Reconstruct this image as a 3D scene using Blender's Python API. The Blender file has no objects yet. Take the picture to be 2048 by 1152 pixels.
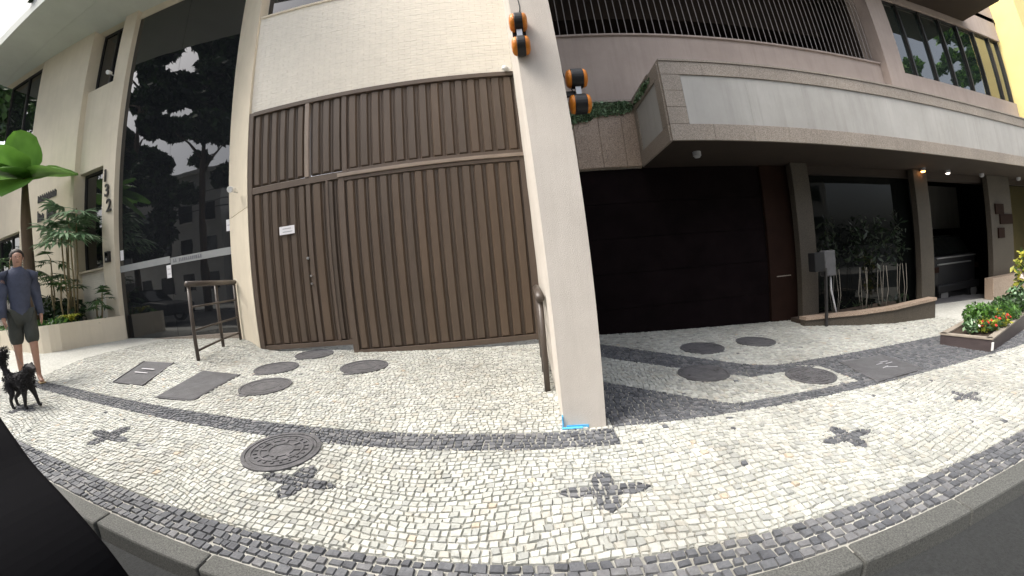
import bpy, bmesh, math, random
import numpy as np
from mathutils import Vector, Matrix, geometry
random.seed(7); rng = np.random.default_rng(7)
S = bpy.context.scene; COL = S.collection
# ------------------------------------------------------------------ camera
CAM_F, CAM_K = 719.04, -0.05911            # fisheye: angle = r/f + k (r/f)^3, r in pixels of a 2048 wide frame
ROLL, PITCH, YAW = -0.09557, -0.04767, -0.05183
cd = bpy.data.cameras.new('dash_camera'); cam = bpy.data.objects.new('dash_camera', cd); COL.objects.link(cam)
S.render.engine = 'CYCLES'
cd.type = 'PANO'; cd.sensor_fit = 'HORIZONTAL'; cd.sensor_width = 36.0; cd.sensor_height = 20.25
cc = cd
cc.panorama_type = 'FISHEYE_LENS_POLYNOMIAL'; cc.fisheye_fov = math.radians(340)
_s = 2048 / 36.0 / CAM_F
cc.fisheye_polynomial_k0 = 0; cc.fisheye_polynomial_k1 = -_s; cc.fisheye_polynomial_k2 = 0
cc.fisheye_polynomial_k3 = -CAM_K * _s ** 3; cc.fisheye_polynomial_k4 = 0
def _cam_dir(v):
    x, y, z = v
    c, s = math.cos(ROLL), math.sin(ROLL); x, z = c * x - s * z, s * x + c * z
    c, s = math.cos(PITCH), math.sin(PITCH); y, z = c * y - s * z, s * y + c * z
    c, s = math.cos(YAW), math.sin(YAW); x, y = c * x + s * y, -s * x + c * y
    return Vector((x, y, z))
_r, _u, _b = _cam_dir((1, 0, 0)), _cam_dir((0, 0, 1)), -_cam_dir((0, 1, 0))
cam.matrix_world = Matrix(((_r.x, _u.x, _b.x, 0), (_r.y, _u.y, _b.y, 0), (_r.z, _u.z, _b.z, 0), (0, 0, 0, 1)))
cd.clip_start = 0.02; cd.clip_end = 1500
S.camera = cam
# ------------------------------------------------------------------ sky, sun, exposure
SUN_EL, SUN_AZ = math.radians(55), math.radians(248)      # azimuth clockwise from +Y: high, from behind the camera
w = bpy.data.worlds.new('World'); S.world = w; w.use_nodes = True
nt = w.node_tree; bg = nt.nodes['Background']
sk = nt.nodes.new('ShaderNodeTexSky'); sk.sky_type = 'NISHITA'; sk.sun_disc = False
sk.sun_elevation = SUN_EL; sk.sun_rotation = SUN_AZ; sk.air_density = 1.0; sk.dust_density = 6.0; sk.ozone_density = 0.6
hs_ = nt.nodes.new('ShaderNodeHueSaturation'); hs_.inputs['Saturation'].default_value = .45
nt.links.new(sk.outputs['Color'], hs_.inputs['Color']); nt.links.new(hs_.outputs['Color'], bg.inputs['Color']); bg.inputs['Strength'].default_value = 0.15
sl = bpy.data.lights.new('sun', 'SUN'); sl.energy = 1.4; sl.angle = math.radians(28); sl.color = (1, .95, .87)
so = bpy.data.objects.new('sun', sl); COL.objects.link(so)
_d = Vector((math.sin(SUN_AZ) * math.cos(SUN_EL), math.cos(SUN_AZ) * math.cos(SUN_EL), math.sin(SUN_EL)))
so.rotation_euler = _d.to_track_quat('Z', 'Y').to_euler()
S.view_settings.view_transform = 'Standard'; S.view_settings.look = 'None'
S.view_settings.exposure = 1.32; S.view_settings.gamma = 1.0; S.view_settings.use_curve_mapping = False
S.cycles.max_bounces = 8; S.cycles.diffuse_bounces = 4; S.cycles.glossy_bounces = 4; S.cycles.transparent_max_bounces = 8
S.cycles.use_denoising = True
# ------------------------------------------------------------------ materials
def new_mat(name):
    m = bpy.data.materials.new(name); m.use_nodes = True
    return m, m.node_tree, m.node_tree.nodes['Principled BSDF']
def M(name, col, rough=.8, var=.15, scale=3., bump=.15, bscale=40., metal=0., ior=1.45, dirt=0., stretch=(1, 1, 1), col2=None, coat=0., rand=0., streak=0.):
    m, t, p = new_mat(name); N = t.nodes; L = t.links
    g = N.new('ShaderNodeNewGeometry'); mp = N.new('ShaderNodeMapping'); mp.inputs['Scale'].default_value = stretch
    L.new(g.outputs['Position'], mp.inputs['Vector'])
    n = N.new('ShaderNodeTexNoise'); n.inputs['Scale'].default_value = scale; n.inputs['Detail'].default_value = 6; n.inputs['Roughness'].default_value = .65
    L.new(mp.outputs['Vector'], n.inputs['Vector'])
    r = N.new('ShaderNodeValToRGB'); L.new(n.outputs['Fac'], r.inputs['Fac'])
    a = [c * (1 - var) for c in col]; b = [min(1, c * (1 + var)) for c in (col2 or col)]
    r.color_ramp.elements[0].position = .3; r.color_ramp.elements[1].position = .7
    r.color_ramp.elements[0].color = (*a, 1); r.color_ramp.elements[1].color = (*b, 1)
    out = r.outputs['Color']
    if dirt > 0:                               # broad grime with a shape of its own
        n3 = N.new('ShaderNodeTexNoise'); n3.inputs['Scale'].default_value = .9; n3.inputs['Detail'].default_value = 8; n3.inputs['Roughness'].default_value = .7
        L.new(g.outputs['Position'], n3.inputs['Vector'])
        r3 = N.new('ShaderNodeValToRGB'); r3.color_ramp.elements[0].position = .42; r3.color_ramp.elements[1].position = .72
        r3.color_ramp.elements[0].color = (0, 0, 0, 1); r3.color_ramp.elements[1].color = (dirt, dirt, dirt, 1); L.new(n3.outputs['Fac'], r3.inputs['Fac'])
        mx = N.new('ShaderNodeMix'); mx.data_type = 'RGBA'; L.new(r3.outputs['Color'], mx.inputs['Factor']); L.new(out, mx.inputs[6])
        mx.inputs[7].default_value = (col[0] * .45, col[1] * .42, col[2] * .38, 1); out = mx.outputs[2]
    if streak > 0:                             # rain streaks running down
        ms = N.new('ShaderNodeMapping'); ms.inputs['Scale'].default_value = (5, 5, .35); L.new(g.outputs['Position'], ms.inputs['Vector'])
        n4 = N.new('ShaderNodeTexNoise'); n4.inputs['Scale'].default_value = 1.6; n4.inputs['Detail'].default_value = 7; n4.inputs['Roughness'].default_value = .7; L.new(ms.outputs['Vector'], n4.inputs['Vector'])
        r4 = N.new('ShaderNodeValToRGB'); r4.color_ramp.elements[0].position = .48; r4.color_ramp.elements[1].position = .78; r4.color_ramp.elements[0].color = (0, 0, 0, 1); r4.color_ramp.elements[1].color = (streak,) * 3 + (1,); L.new(n4.outputs['Fac'], r4.inputs['Fac'])
        m4 = N.new('ShaderNodeMix'); m4.data_type = 'RGBA'; L.new(r4.outputs['Color'], m4.inputs['Factor']); L.new(out, m4.inputs[6]); m4.inputs[7].default_value = (col[0] * .5, col[1] * .48, col[2] * .44, 1); out = m4.outputs[2]
    if rand > 0:
        oi = N.new('ShaderNodeObjectInfo'); mr = N.new('ShaderNodeMapRange'); mr.inputs['To Min'].default_value = 1 - rand; mr.inputs['To Max'].default_value = 1 + rand; L.new(oi.outputs['Random'], mr.inputs['Value'])
        h5 = N.new('ShaderNodeHueSaturation'); L.new(mr.outputs['Result'], h5.inputs['Value']); L.new(mr.outputs['Result'], h5.inputs['Saturation']); L.new(out, h5.inputs['Color']); out = h5.outputs['Color']
    L.new(out, p.inputs['Base Color'])
    p.inputs['Roughness'].default_value = rough; p.inputs['Metallic'].default_value = metal; p.inputs['IOR'].default_value = ior
    if coat: p.inputs['Coat Weight'].default_value = coat
    if bump > 0:
        n2 = N.new('ShaderNodeTexNoise'); n2.inputs['Scale'].default_value = bscale; n2.inputs['Detail'].default_value = 4
        L.new(mp.outputs['Vector'], n2.inputs['Vector'])
        bp = N.new('ShaderNodeBump'); bp.inputs['Strength'].default_value = bump; bp.inputs['Distance'].default_value = .02
        L.new(n2.outputs['Fac'], bp.inputs['Height']); L.new(bp.outputs['Normal'], p.inputs['Normal'])
    return m
def granite(name, c0, c1, c2, scale=90., rough=.45):
    m, t, p = new_mat(name); N = t.nodes; L = t.links
    g = N.new('ShaderNodeNewGeometry'); n = N.new('ShaderNodeTexNoise'); n.inputs['Scale'].default_value = scale; n.inputs['Detail'].default_value = 5; n.inputs['Roughness'].default_value = .75
    L.new(g.outputs['Position'], n.inputs['Vector'])
    r = N.new('ShaderNodeValToRGB'); L.new(n.outputs['Fac'], r.inputs['Fac'])
    e = r.color_ramp.elements; e[0].position = .36; e[1].position = .64; e[0].color = (*c0, 1); e[1].color = (*c2, 1)
    q = e.new(.5); q.color = (*c1, 1)
    n2 = N.new('ShaderNodeTexNoise'); n2.inputs['Scale'].default_value = 1.3; n2.inputs['Detail'].default_value = 5; L.new(g.outputs['Position'], n2.inputs['Vector'])
    mx = N.new('ShaderNodeMix'); mx.data_type = 'RGBA'; mx.blend_type = 'MULTIPLY'; mx.inputs['Factor'].default_value = .45
    L.new(r.outputs['Color'], mx.inputs[6]); L.new(n2.outputs['Fac'], mx.inputs[7])
    hs = N.new('ShaderNodeHueSaturation'); hs.inputs['Value'].default_value = 1.25; hs.inputs['Saturation'].default_value = .95; L.new(mx.outputs[2], hs.inputs['Color'])
    L.new(hs.outputs['Color'], p.inputs['Base Color']); p.inputs['Roughness'].default_value = rough
    bp = N.new('ShaderNodeBump'); bp.inputs['Strength'].default_value = .06; L.new(n.outputs['Fac'], bp.inputs['Height']); L.new(bp.outputs['Normal'], p.inputs['Normal'])
    return m
def glass(name, col=(.012, .013, .015), ior=1.75, rough=.015):
    m, t, p = new_mat(name); p.inputs['Base Color'].default_value = (*col, 1); p.inputs['Roughness'].default_value = rough; p.inputs['IOR'].default_value = ior
    N = t.nodes; g = N.new('ShaderNodeNewGeometry'); n = N.new('ShaderNodeTexNoise'); n.inputs['Scale'].default_value = .8
    t.links.new(g.outputs['Position'], n.inputs['Vector']); bp = N.new('ShaderNodeBump'); bp.inputs['Strength'].default_value = .07; bp.inputs['Distance'].default_value = .05
    t.links.new(n.outputs['Fac'], bp.inputs['Height']); t.links.new(bp.outputs['Normal'], p.inputs['Normal'])
    return m
def leafmat(name, a, b, rough=.45, trans=.25):
    m, t, p = new_mat(name); N = t.nodes; L = t.links
    g = N.new('ShaderNodeNewGeometry'); n = N.new('ShaderNodeTexNoise'); n.inputs['Scale'].default_value = 2.2; n.inputs['Detail'].default_value = 3
    L.new(g.outputs['Position'], n.inputs['Vector'])
    ad = N.new('ShaderNodeMath'); ad.operation = 'ADD'; L.new(n.outputs['Fac'], ad.inputs[0])
    ml = N.new('ShaderNodeMath'); ml.operation = 'MULTIPLY_ADD'; L.new(g.outputs['Random Per Island'], ml.inputs[0]); ml.inputs[1].default_value = .5; ml.inputs[2].default_value = -.25
    L.new(ml.outputs[0], ad.inputs[1])
    r = N.new('ShaderNodeValToRGB'); L.new(ad.outputs[0], r.inputs['Fac']); r.color_ramp.elements[0].position = .25; r.color_ramp.elements[1].position = .75
    r.color_ramp.elements[0].color = (*a, 1); r.color_ramp.elements[1].color = (*b, 1)
    L.new(r.outputs['Color'], p.inputs['Base Color']); p.inputs['Roughness'].default_value = rough
    tr = N.new('ShaderNodeBsdfTranslucent'); L.new(r.outputs['Color'], tr.inputs['Color'])
    ms = N.new('ShaderNodeMixShader'); ms.inputs[0].default_value = trans; o = N['Material Output']
    L.new(p.outputs[0], ms.inputs[1]); L.new(tr.outputs[0], ms.inputs[2]); L.new(ms.outputs[0], o.inputs['Surface'])
    return m
def emit(name, col, k):
    m, t, p = new_mat(name); p.inputs['Base Color'].default_value = (*col, 1); p.inputs['Emission Color'].default_value = (*col, 1); p.inputs['Emission Strength'].default_value = k
    return m
WHITE = [M('white_limestone_%d' % i, c, 0.75, .16, 25, .3, 60, dirt=.5) for i, c in enumerate([(.47, .475, .435), (.41, .418, .385), (.53, .535, .495), (.45, .44, .39), (.36, .368, .345), (.50, .43, .34)])]
BLACK = [M('black_basalt_%d' % i, c, .7, .25, 25, .3, 60, dirt=.2) for i, c in enumerate([(.125, .13, .14), (.17, .172, .178), (.092, .096, .106)])]
m_joint = M('joint_mortar', (.38, .375, .335), .95, .3, 9, .4, 60, dirt=.6)
m_far_pave = M('far_white_paving', (.46, .46, .42), .85, .25, 24, .4, 30, dirt=.3)
m_asphalt = M('asphalt', (.030, .032, .032), .85, .35, 60, .6, 160, dirt=.3)
m_kerb = granite('kerb_granite', (.05, .052, .048), (.10, .102, .095), (.15, .15, .138), 120, .85)
m_cream = M('cream_paint', (.68, .61, .485), .8, .05, 1.5, .12, 90, dirt=.12, streak=.16)
m_stucco = M('stucco_cream', (.60, .555, .50), .88, .06, 1.2, .22, 210, dirt=.2, streak=.22)
m_brick = M('painted_white_brick', (.77, .73, .64), .7, .05, 6, .15, 60)
m_brick_joint = M('brick_joint', (.66, .61, .52), .9, .08, 6, .2, 60)
m_slab = M('soffit_grey_paint', (.60, .62, .58), .85, .05, 1.5, .1, 60)
m_gate = M('brown_gate_paint', (.098, .071, .051), .5, .10, 2.2, .05, 25, dirt=.25, stretch=(6, 6, .6), rand=.10, streak=.35)
m_gate2 = M('brown_gate_frame_paint', (.105, .078, .059), .5, .1, 3, .05, 25, dirt=.2)
m_gate_bright = M('worn_gate_rail', (.25, .20, .16), .4, .12, 4, .05, 30)
m_rail = M('dark_brown_metal', (.075, .06, .05), .4, .12, 5, .05, 40)
m_black = M('black_plastic', (.010, .010, .011), .5, .1, 5, 0)
m_blackmetal = M('black_metal', (.03, .028, .028), .4, .15, 5, .05, 60)
m_iron = M('cast_iron', (.095, .095, .10), .6, .3, 12, .35, 70, dirt=.35, col2=(.115, .113, .118))
m_plate = M('cement_plate', (.10, .10, .105), .85, .2, 8, .3, 80, dirt=.4)
m_gran = granite('brown_granite', (.12, .085, .065), (.33, .245, .18), (.50, .40, .31))
m_gran_l = granite('beige_granite', (.15, .122, .095), (.29, .245, .20), (.42, .37, .315))
m_col = granite('column_granite', (.022, .018, .013), (.062, .050, .036), (.11, .092, .068), rough=.7)
m_panel = M('grey_balcony_panel', (.40, .392, .372), .85, .10, 1.2, .12, 60, dirt=.25, stretch=(1, 1, .3), rand=.05, streak=.35)
m_pink = M('pinkish_render', (.40, .335, .30), .85, .06, 1.4, .2, 80, dirt=.25, streak=.3)
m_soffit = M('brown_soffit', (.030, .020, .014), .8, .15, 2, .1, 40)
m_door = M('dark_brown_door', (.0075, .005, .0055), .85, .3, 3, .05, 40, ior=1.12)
m_redwall = M('dark_red_brown_wall', (.02, .010, .007), .8, .2, 2, .1, 40, ior=1.2)
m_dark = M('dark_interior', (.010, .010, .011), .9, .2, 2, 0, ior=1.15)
m_bar = M('grey_painted_bar', (.26, .24, .235), .5, .1, 6, 0)
m_glass = glass('dark_reflective_glass', ior=1.8)
m_glass_g = glass('green_tinted_glass', (.02, .028, .025), 2.3)
m_glass_s = glass('shop_glass', (.006, .007, .0065), 1.25)
m_frost = M('frosted_band', (.30, .31, .31), .5, .08, 3, 0)
m_frost_mark = M('frosted_lettering', (.14, .14, .16), .6, .1, 3, 0)
m_paper = M('white_paper', (.75, .74, .76), .7, .04, 8, 0)
m_print = M('grey_print', (.42, .42, .44), .8, .1, 8, 0)
m_alu = M('aluminium', (.45, .45, .45), .35, .08, 8, .02, 50, metal=.8)
m_amber = M('amber_lens', (.62, .20, .012), .38, .15, 20, .25, 120, dirt=.3)
m_whitep = M('white_plastic', (.70, .70, .68), .45, .05, 5, 0)
m_yellow = M('yellow_render', (.72, .60, .26), .85, .06, 1.5, .15, 60)
m_blue = M('blue_spray_paint', (.10, .42, .72), .7, .25, 30, .1, 60)
m_soil = M('garden_soil', (.05, .035, .025), .95, .4, 20, .6, 60)
m_woodbox = M('dark_planter_timber', (.055, .042, .042), .6, .2, 5, .15, 40, stretch=(1, 1, 4))
m_rim = M('planter_rim', (.28, .245, .20), .85, .15, 6, .2, 60)
m_bark = M('bark', (.13, .09, .06), .9, .3, 6, .6, 30, stretch=(1, 1, .3))
m_paletwig = M('pale_twig', (.19, .175, .15), .8, .2, 8, .2, 40)
m_stem = M('cane_stem', (.24, .19, .10), .7, .25, 8, .2, 40)
m_leaf = leafmat('leaf_green', (.025, .06, .02), (.07, .15, .04))
m_leaf_d = leafmat('leaf_dark', (.012, .028, .012), (.04, .075, .025))
m_leaf_k = leafmat('leaf_painted_shade', (.006, .012, .006), (.018, .032, .014))  # leaf green darkened to put the bed's deep shade into the colour
m_leaf_b = leafmat('leaf_bright', (.06, .16, .02), (.14, .30, .05), trans=.35)
m_leaf_p = leafmat('leaf_pale', (.12, .23, .11), (.36, .50, .32), .35)
m_leaf_y = leafmat('leaf_yellow', (.20, .26, .03), (.45, .42, .06))
m_ivy = leafmat('ivy_leaf', (.05, .085, .04), (.15, .21, .12))
m_red = M('red_petal', (.45, .03, .02), .5, .2, 20, 0)
m_petal = M('pale_petal', (.75, .62, .6), .5, .1, 20, 0)
m_skin = M('skin', (.42, .24, .17), .5, .08, 8, .02, 60)
m_sweater = M('navy_sweater', (.07, .08, .12), .9, .15, 12, .4, 90)
m_shorts = M('charcoal_shorts', (.058, .062, .054), .9, .15, 10, .3, 80)
m_hair = M('dark_brown_hair', (.035, .025, .02), .6, .3, 40, .5, 120)
m_sandal = M('sandal_strap', (.28, .2, .1), .6, .2, 20, 0)
m_fur = M('black_fur', (.012, .010, .011), .6, .4, 40, .6, 160)
m_bldg = [M('opposite_render_%d' % i, c, .85, .08, .6, .1, 30, dirt=.2) for i, c in enumerate([(.55, .53, .49), (.42, .40, .37), (.6, .58, .55)])]
# ------------------------------------------------------------------ helpers
def tag(o, label=None, cat=None, group=None, kind=None):
    if label: o['label'] = label
    if cat: o['category'] = cat
    if group: o['group'] = group
    if kind: o['kind'] = kind
    return o
def thing(name, loc, label, cat, group=None):
    o = bpy.data.objects.new(name, None); COL.objects.link(o); o.location = loc; o.empty_display_size = .2
    return tag(o, label, cat, group)
def wloc(o):
    v = Vector((0, 0, 0))
    while o: v += o.location; o = o.parent
    return v
class MB:
    """collects shapes in world coordinates; build() links them as one mesh object"""
    def __init__(s): s.v = []; s.f = []; s.mi = []
    def add(s, vs, fs, mi=0):
        o = len(s.v); s.v += [tuple(v) for v in vs]; s.f += [tuple(i + o for i in f) for f in fs]; s.mi += [mi] * len(fs); return s
    def hexa(s, b, t, mi=0):                   # 4 bottom + 4 top points, counter-clockwise from above
        return s.add(list(b) + list(t), [(3, 2, 1, 0), (4, 5, 6, 7), (0, 1, 5, 4), (1, 2, 6, 5), (2, 3, 7, 6), (3, 0, 4, 7)], mi)
    def box(s, x0, x1, y0, y1, z0, z1, mi=0):
        return s.hexa([(x0, y0, z0), (x1, y0, z0), (x1, y1, z0), (x0, y1, z0)], [(x0, y0, z1), (x1, y0, z1), (x1, y1, z1), (x0, y1, z1)], mi)
    def obox(s, c, ux, uy, hx, hy, hz, mi=0):  # oriented box: centre, unit x and y axes, half sizes
        c = Vector(c); ux = Vector(ux).normalized(); uy = Vector(uy).normalized(); uz = ux.cross(uy)
        P = lambda a, b, d: c + ux * a * hx + uy * b * hy + uz * d * hz
        return s.hexa([P(-1, -1, -1), P(1, -1, -1), P(1, 1, -1), P(-1, 1, -1)], [P(-1, -1, 1), P(1, -1, 1), P(1, 1, 1), P(-1, 1, 1)], mi)
    def prism(s, poly, z0, z1, mi=0):
        n = len(poly); f0 = z0 if callable(z0) else (lambda x, y: z0); f1 = z1 if callable(z1) else (lambda x, y: z1)
        vs = [(x, y, f0(x, y)) for x, y in poly] + [(x, y, f1(x, y)) for x, y in poly]
        return s.add(vs, [tuple(range(n))[::-1], tuple(range(n, 2 * n))] + [(i, (i + 1) % n, n + (i + 1) % n, n + i) for i in range(n)], mi)
    def tube(s, pts, rad, n=8, mi=0, cap=True):
        pts = [Vector(p) for p in pts]; rad = rad if hasattr(rad, '__len__') else [rad] * len(pts); o = len(s.v); fs = []
        for i, p in enumerate(pts):
            d = (pts[min(i + 1, len(pts) - 1)] - pts[max(i - 1, 0)]).normalized()
            a = d.cross(Vector((0, 0, 1))) if abs(d.z) < .95 else d.cross(Vector((1, 0, 0))); a.normalize(); b = d.cross(a)
            for k in range(n):
                t = 2 * math.pi * k / n; s.v.append(tuple(p + (a * math.cos(t) + b * math.sin(t)) * rad[i]))
        for i in range(len(pts) - 1):
            for k in range(n):
                fs.append((o + i * n + k, o + i * n + (k + 1) % n, o + (i + 1) * n + (k + 1) % n, o + (i + 1) * n + k))
        if cap: fs += [tuple(o + k for k in range(n))[::-1], tuple(o + (len(pts) - 1) * n + k for k in range(n))]
        s.f += fs; s.mi += [mi] * len(fs); return s
    def drum(s, c, ax, r, h, n=20, mi=0, prof=None):   # lathe about axis ax through c; prof = [(r, t)]
        c = Vector(c); ax = Vector(ax).normalized(); prof = prof or [(0, -h / 2), (r, -h / 2), (r, h / 2), (0, h / 2)]
        a = ax.cross(Vector((0, 0, 1))) if abs(ax.z) < .9 else ax.cross(Vector((1, 0, 0))); a.normalize(); b = ax.cross(a); o = len(s.v)
        for r_, t in prof:
            for k in range(n):
                q = 2 * math.pi * k / n; s.v.append(tuple(c + ax * t + (a * math.cos(q) + b * math.sin(q)) * max(r_, 1e-4)))
        fs = []
        for i in range(len(prof) - 1):
            for k in range(n): fs.append((o + i * n + k, o + i * n + (k + 1) % n, o + (i + 1) * n + (k + 1) % n, o + (i + 1) * n + k))
        s.f += fs; s.mi += [mi] * len(fs); return s
    def build(s, name, mats, parent=None, smooth=False, bevel=0.):
        me = bpy.data.meshes.new(name); off = wloc(parent) if parent else Vector((0, 0, 0))
        me.from_pydata([(v[0] - off.x, v[1] - off.y, v[2] - off.z) for v in s.v], [], s.f)
        for m in (mats if isinstance(mats, (list, tuple)) else [mats]): me.materials.append(m)
        me.polygons.foreach_set('material_index', s.mi)
        if smooth: me.polygons.foreach_set('use_smooth', [True] * len(s.f))
        me.validate(); me.update()
        bm = bmesh.new(); bm.from_mesh(me); bmesh.ops.recalc_face_normals(bm, faces=bm.faces); bm.to_mesh(me); bm.free()
        o = bpy.data.objects.new(name, me); COL.objects.link(o)
        if parent: o.parent = parent
        if bevel:
            b = o.modifiers.new('bevel', 'BEVEL'); b.width = bevel; b.segments = 2; b.limit_method = 'ANGLE'; b.angle_limit = .6
        return o
def struct(o): o['kind'] = 'structure'; return o
def ss(t): t = max(0., min(1., t)); return t * t * (3 - 2 * t)
def gz(x, y):                                   # pavement surface: falls to the right, rises to the doors
    xc = max(-26., min(26., x))
    return -1.2 - .046 * xc + .02 * max(y, 0) + .13 * ss((-x - 4.0) / 1.0) * ss((y - 2.3) / 1.1)
def rz(x): return gz(x, 0.85) - .09            # road surface at the kerb
def text_part(txt, size, ext, mat, name, parent, origin, ux, uz):
    cu = bpy.data.curves.new('t', 'FONT'); cu.body = txt; cu.size = size; cu.extrude = ext; cu.align_x = 'CENTER'; cu.offset = size * .018
    t = bpy.data.objects.new('t', cu); COL.objects.link(t); bpy.context.view_layer.update()
    me = bpy.data.meshes.new_from_object(t.evaluated_get(bpy.context.evaluated_depsgraph_get())); bpy.data.objects.remove(t)
    ux = Vector(ux).normalized(); uz = Vector(uz).normalized(); n = ux.cross(uz); O = Vector(origin) - wloc(parent)
    for v in me.vertices: v.co = O + ux * v.co.x + uz * v.co.y + n * v.co.z
    me.materials.clear(); me.materials.append(mat); o = bpy.data.objects.new(name, me); COL.objects.link(o); o.parent = parent
    return o
def foliage(name, blobs, n, size, mats, parent, aspect=.55, surf=.5, seed=0, flat=0.):
    """n leaf quads spread through ellipsoids [(cx,cy,cz,rx,ry,rz)]"""
    r = np.random.default_rng(seed); B = np.array(blobs, float); vol = B[:, 3] * B[:, 4] * B[:, 5]; idx = r.choice(len(B), n, p=vol / vol.sum())
    d = r.normal(size=(n, 3)); d /= np.linalg.norm(d, axis=1)[:, None]; rad = r.random(n) ** surf
    c = B[idx, :3] + d * rad[:, None] * B[idx, 3:]
    a = r.normal(size=(n, 3)); a[:, 2] *= (1 - flat); a /= np.linalg.norm(a, axis=1)[:, None]
    b = r.normal(size=(n, 3)); b -= (b * a).sum(1)[:, None] * a; b /= np.linalg.norm(b, axis=1)[:, None]
    sz = size * (.6 + .8 * r.random(n))[:, None]
    off = np.array(wloc(parent)) if parent else 0
    V = np.stack([c - a * sz, c - b * sz * aspect * .9 + a * sz * .1, c + a * sz, c + b * sz * aspect], 1).reshape(-1, 3) - off
    me = bpy.data.meshes.new(name); me.vertices.add(4 * n); me.vertices.foreach_set('co', V.ravel())
    me.loops.add(4 * n); me.loops.foreach_set('vertex_index', np.arange(4 * n)); me.polygons.add(n)
    me.polygons.foreach_set('loop_start', np.arange(n) * 4); me.polygons.foreach_set('loop_total', np.full(n, 4))
    ml = mats if isinstance(mats, (list, tuple)) else [mats]
    for m in ml: me.materials.append(m)
    me.polygons.foreach_set('material_index', r.integers(0, len(ml), n)); me.update(); me.validate()
    o = bpy.data.objects.new(name, me); COL.objects.link(o); o.parent = parent
    return o
# ------------------------------------------------------------------ ground, road, kerb, pavement
g = MB(); g.box(-400, 400, -400, 400, -4.2, -4.0); struct(g.build('ground', m_asphalt))
def sheet(x0, x1, nx, y0, y1, ny, zf, mi=0, mb=None):
    mb = mb or MB(); vs = [(x0 + (x1 - x0) * i / nx, y0 + (y1 - y0) * j / ny) for j in range(ny + 1) for i in range(nx + 1)]
    return mb.add([(x, y, zf(x, y)) for x, y in vs], [(j * (nx + 1) + i, j * (nx + 1) + i + 1, (j + 1) * (nx + 1) + i + 1, (j + 1) * (nx + 1) + i) for j in range(ny) for i in range(nx)], mi)
struct(sheet(-120, 120, 120, -9.2, .84, 10, lambda x, y: rz(x) + .03 * math.sin(max(0, min(1, (.84 - y) / 9)) * math.pi)).build('road', m_asphalt))
struct(sheet(-120, 120, 60, -16.5, -9.2, 2, lambda x, y: rz(x) + .12).build('opposite_pavement', m_far_pave))
side = sheet(-40, 40, 160, .90, 9.0, 40, lambda x, y: gz(x, y) - .003).build('pavement', m_joint); struct(side)
f = MB(); sheet(-40, -7.4, 70, .955, 9, 30, lambda x, y: gz(x, y) + .008, 0, f); sheet(7.4, 40, 40, .955, 9, 20, lambda x, y: gz(x, y) + .008, 0, f)
f.build('far_paving', m_far_pave, side)
kerb = thing('kerb', (0, .89, gz(0, .89) - .1), None, None); struct(kerb)
x = -14.
while x < 14:
    l = random.uniform(.75, 1.1); a, b = x + .006, x + l - .006; j = random.uniform(-.008, .008)
    MB().hexa([(a, .82 + j, rz(a) - .05), (b, .82 + j, rz(b) - .05), (b, .945, rz(b) - .05), (a, .945, rz(a) - .05)],
              [(a, .835 + j, gz(a, .9) + .006), (b, .835 + j, gz(b, .9) + .006), (b, .945, gz(b, .9) + .010), (a, .945, gz(a, .9) + .010)]).build('kerb_stone', m_kerb, kerb, bevel=.012)
    x += l
# covers set in the pavement: x, y, radius
COVERS = [(-1.80, 1.93, .29), (-3.0, 3.2, .31), (-3.41, 3.92, .31), (-3.30, 4.70, .30), (-2.16, 4.10, .31), (2.14, 4.29, .29), (3.0, 4.34, .28), (1.68, 3.34, .27), (2.66, 2.86, .26)]
PLATES = [[(-5.32, 2.67), (-4.66, 2.72), (-4.93, 3.44), (-5.62, 3.38)], [(-4.13, 2.52), (-3.52, 2.58), (-3.74, 3.57), (-4.38, 3.50)], [(3.13, 2.42), (3.96, 2.46), (4.02, 3.06), (3.3, 3.08)]]
def area(p): return .5 * sum(p[i][0] * p[(i + 1) % len(p)][1] - p[(i + 1) % len(p)][0] * p[i][1] for i in range(len(p)))
def inside(pt, poly):
    return all((poly[(i + 1) % len(poly)][0] - poly[i][0]) * (pt[1] - poly[i][1]) - (poly[(i + 1) % len(poly)][1] - poly[i][1]) * (pt[0] - poly[i][0]) > 0 for i in range(len(poly)))
def clip(poly, a, b):                           # split a convex polygon by the line a->b: (left part, right part)
    L, R = [], []; n = len(poly); ex, ey = b[0] - a[0], b[1] - a[1]
    D = [ex * (p[1] - a[1]) - ey * (p[0] - a[0]) for p in poly]
    for i in range(n):
        p, q, d, e = poly[i], poly[(i + 1) % n], D[i], D[(i + 1) % n]
        if d >= 0: L.append(p)
        if d <= 0: R.append(p)
        if d * e < 0:
            t = d / (d - e); m = (p[0] + (q[0] - p[0]) * t, p[1] + (q[1] - p[1]) * t); L.append(m); R.append(m)
    return L, R
def split(cell, poly):
    out = []; cur = cell
    for i in range(len(poly)):
        if len(cur) < 3: break
        L, R = clip(cur, poly[i], poly[(i + 1) % len(poly)])
        if len(R) >= 3: out.append(R)
        cur = L
    return (cur if len(cur) >= 3 else None), out
DARK = [[(-9, 2.12), (.50, 2.12), (.50, 2.36), (-9, 2.36)],
        [(.47, 4.55), (2.07, 3.08), (2.24, 3.52), (.47, 5.4)], [(2.07, 3.08), (3, 3.09), (2.57, 3.32), (2.24, 3.52)],
        [(3, 2.54), (9, 2.54), (9, 3.42), (3, 3.33)], [(2.57, 3.32), (3, 3.09), (3, 3.33)], [(.5, 2.38), (9, 2.38), (9, 2.54), (.5, 2.54)], [(.47, 2.54), (1.56, 2.54), (.47, 3.5)]]
PETAL = [(.0, -.056), (.10, -.062), (.185, -.056), (.25, 0), (.185, .056), (.10, .062), (.0, .056)]
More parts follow.
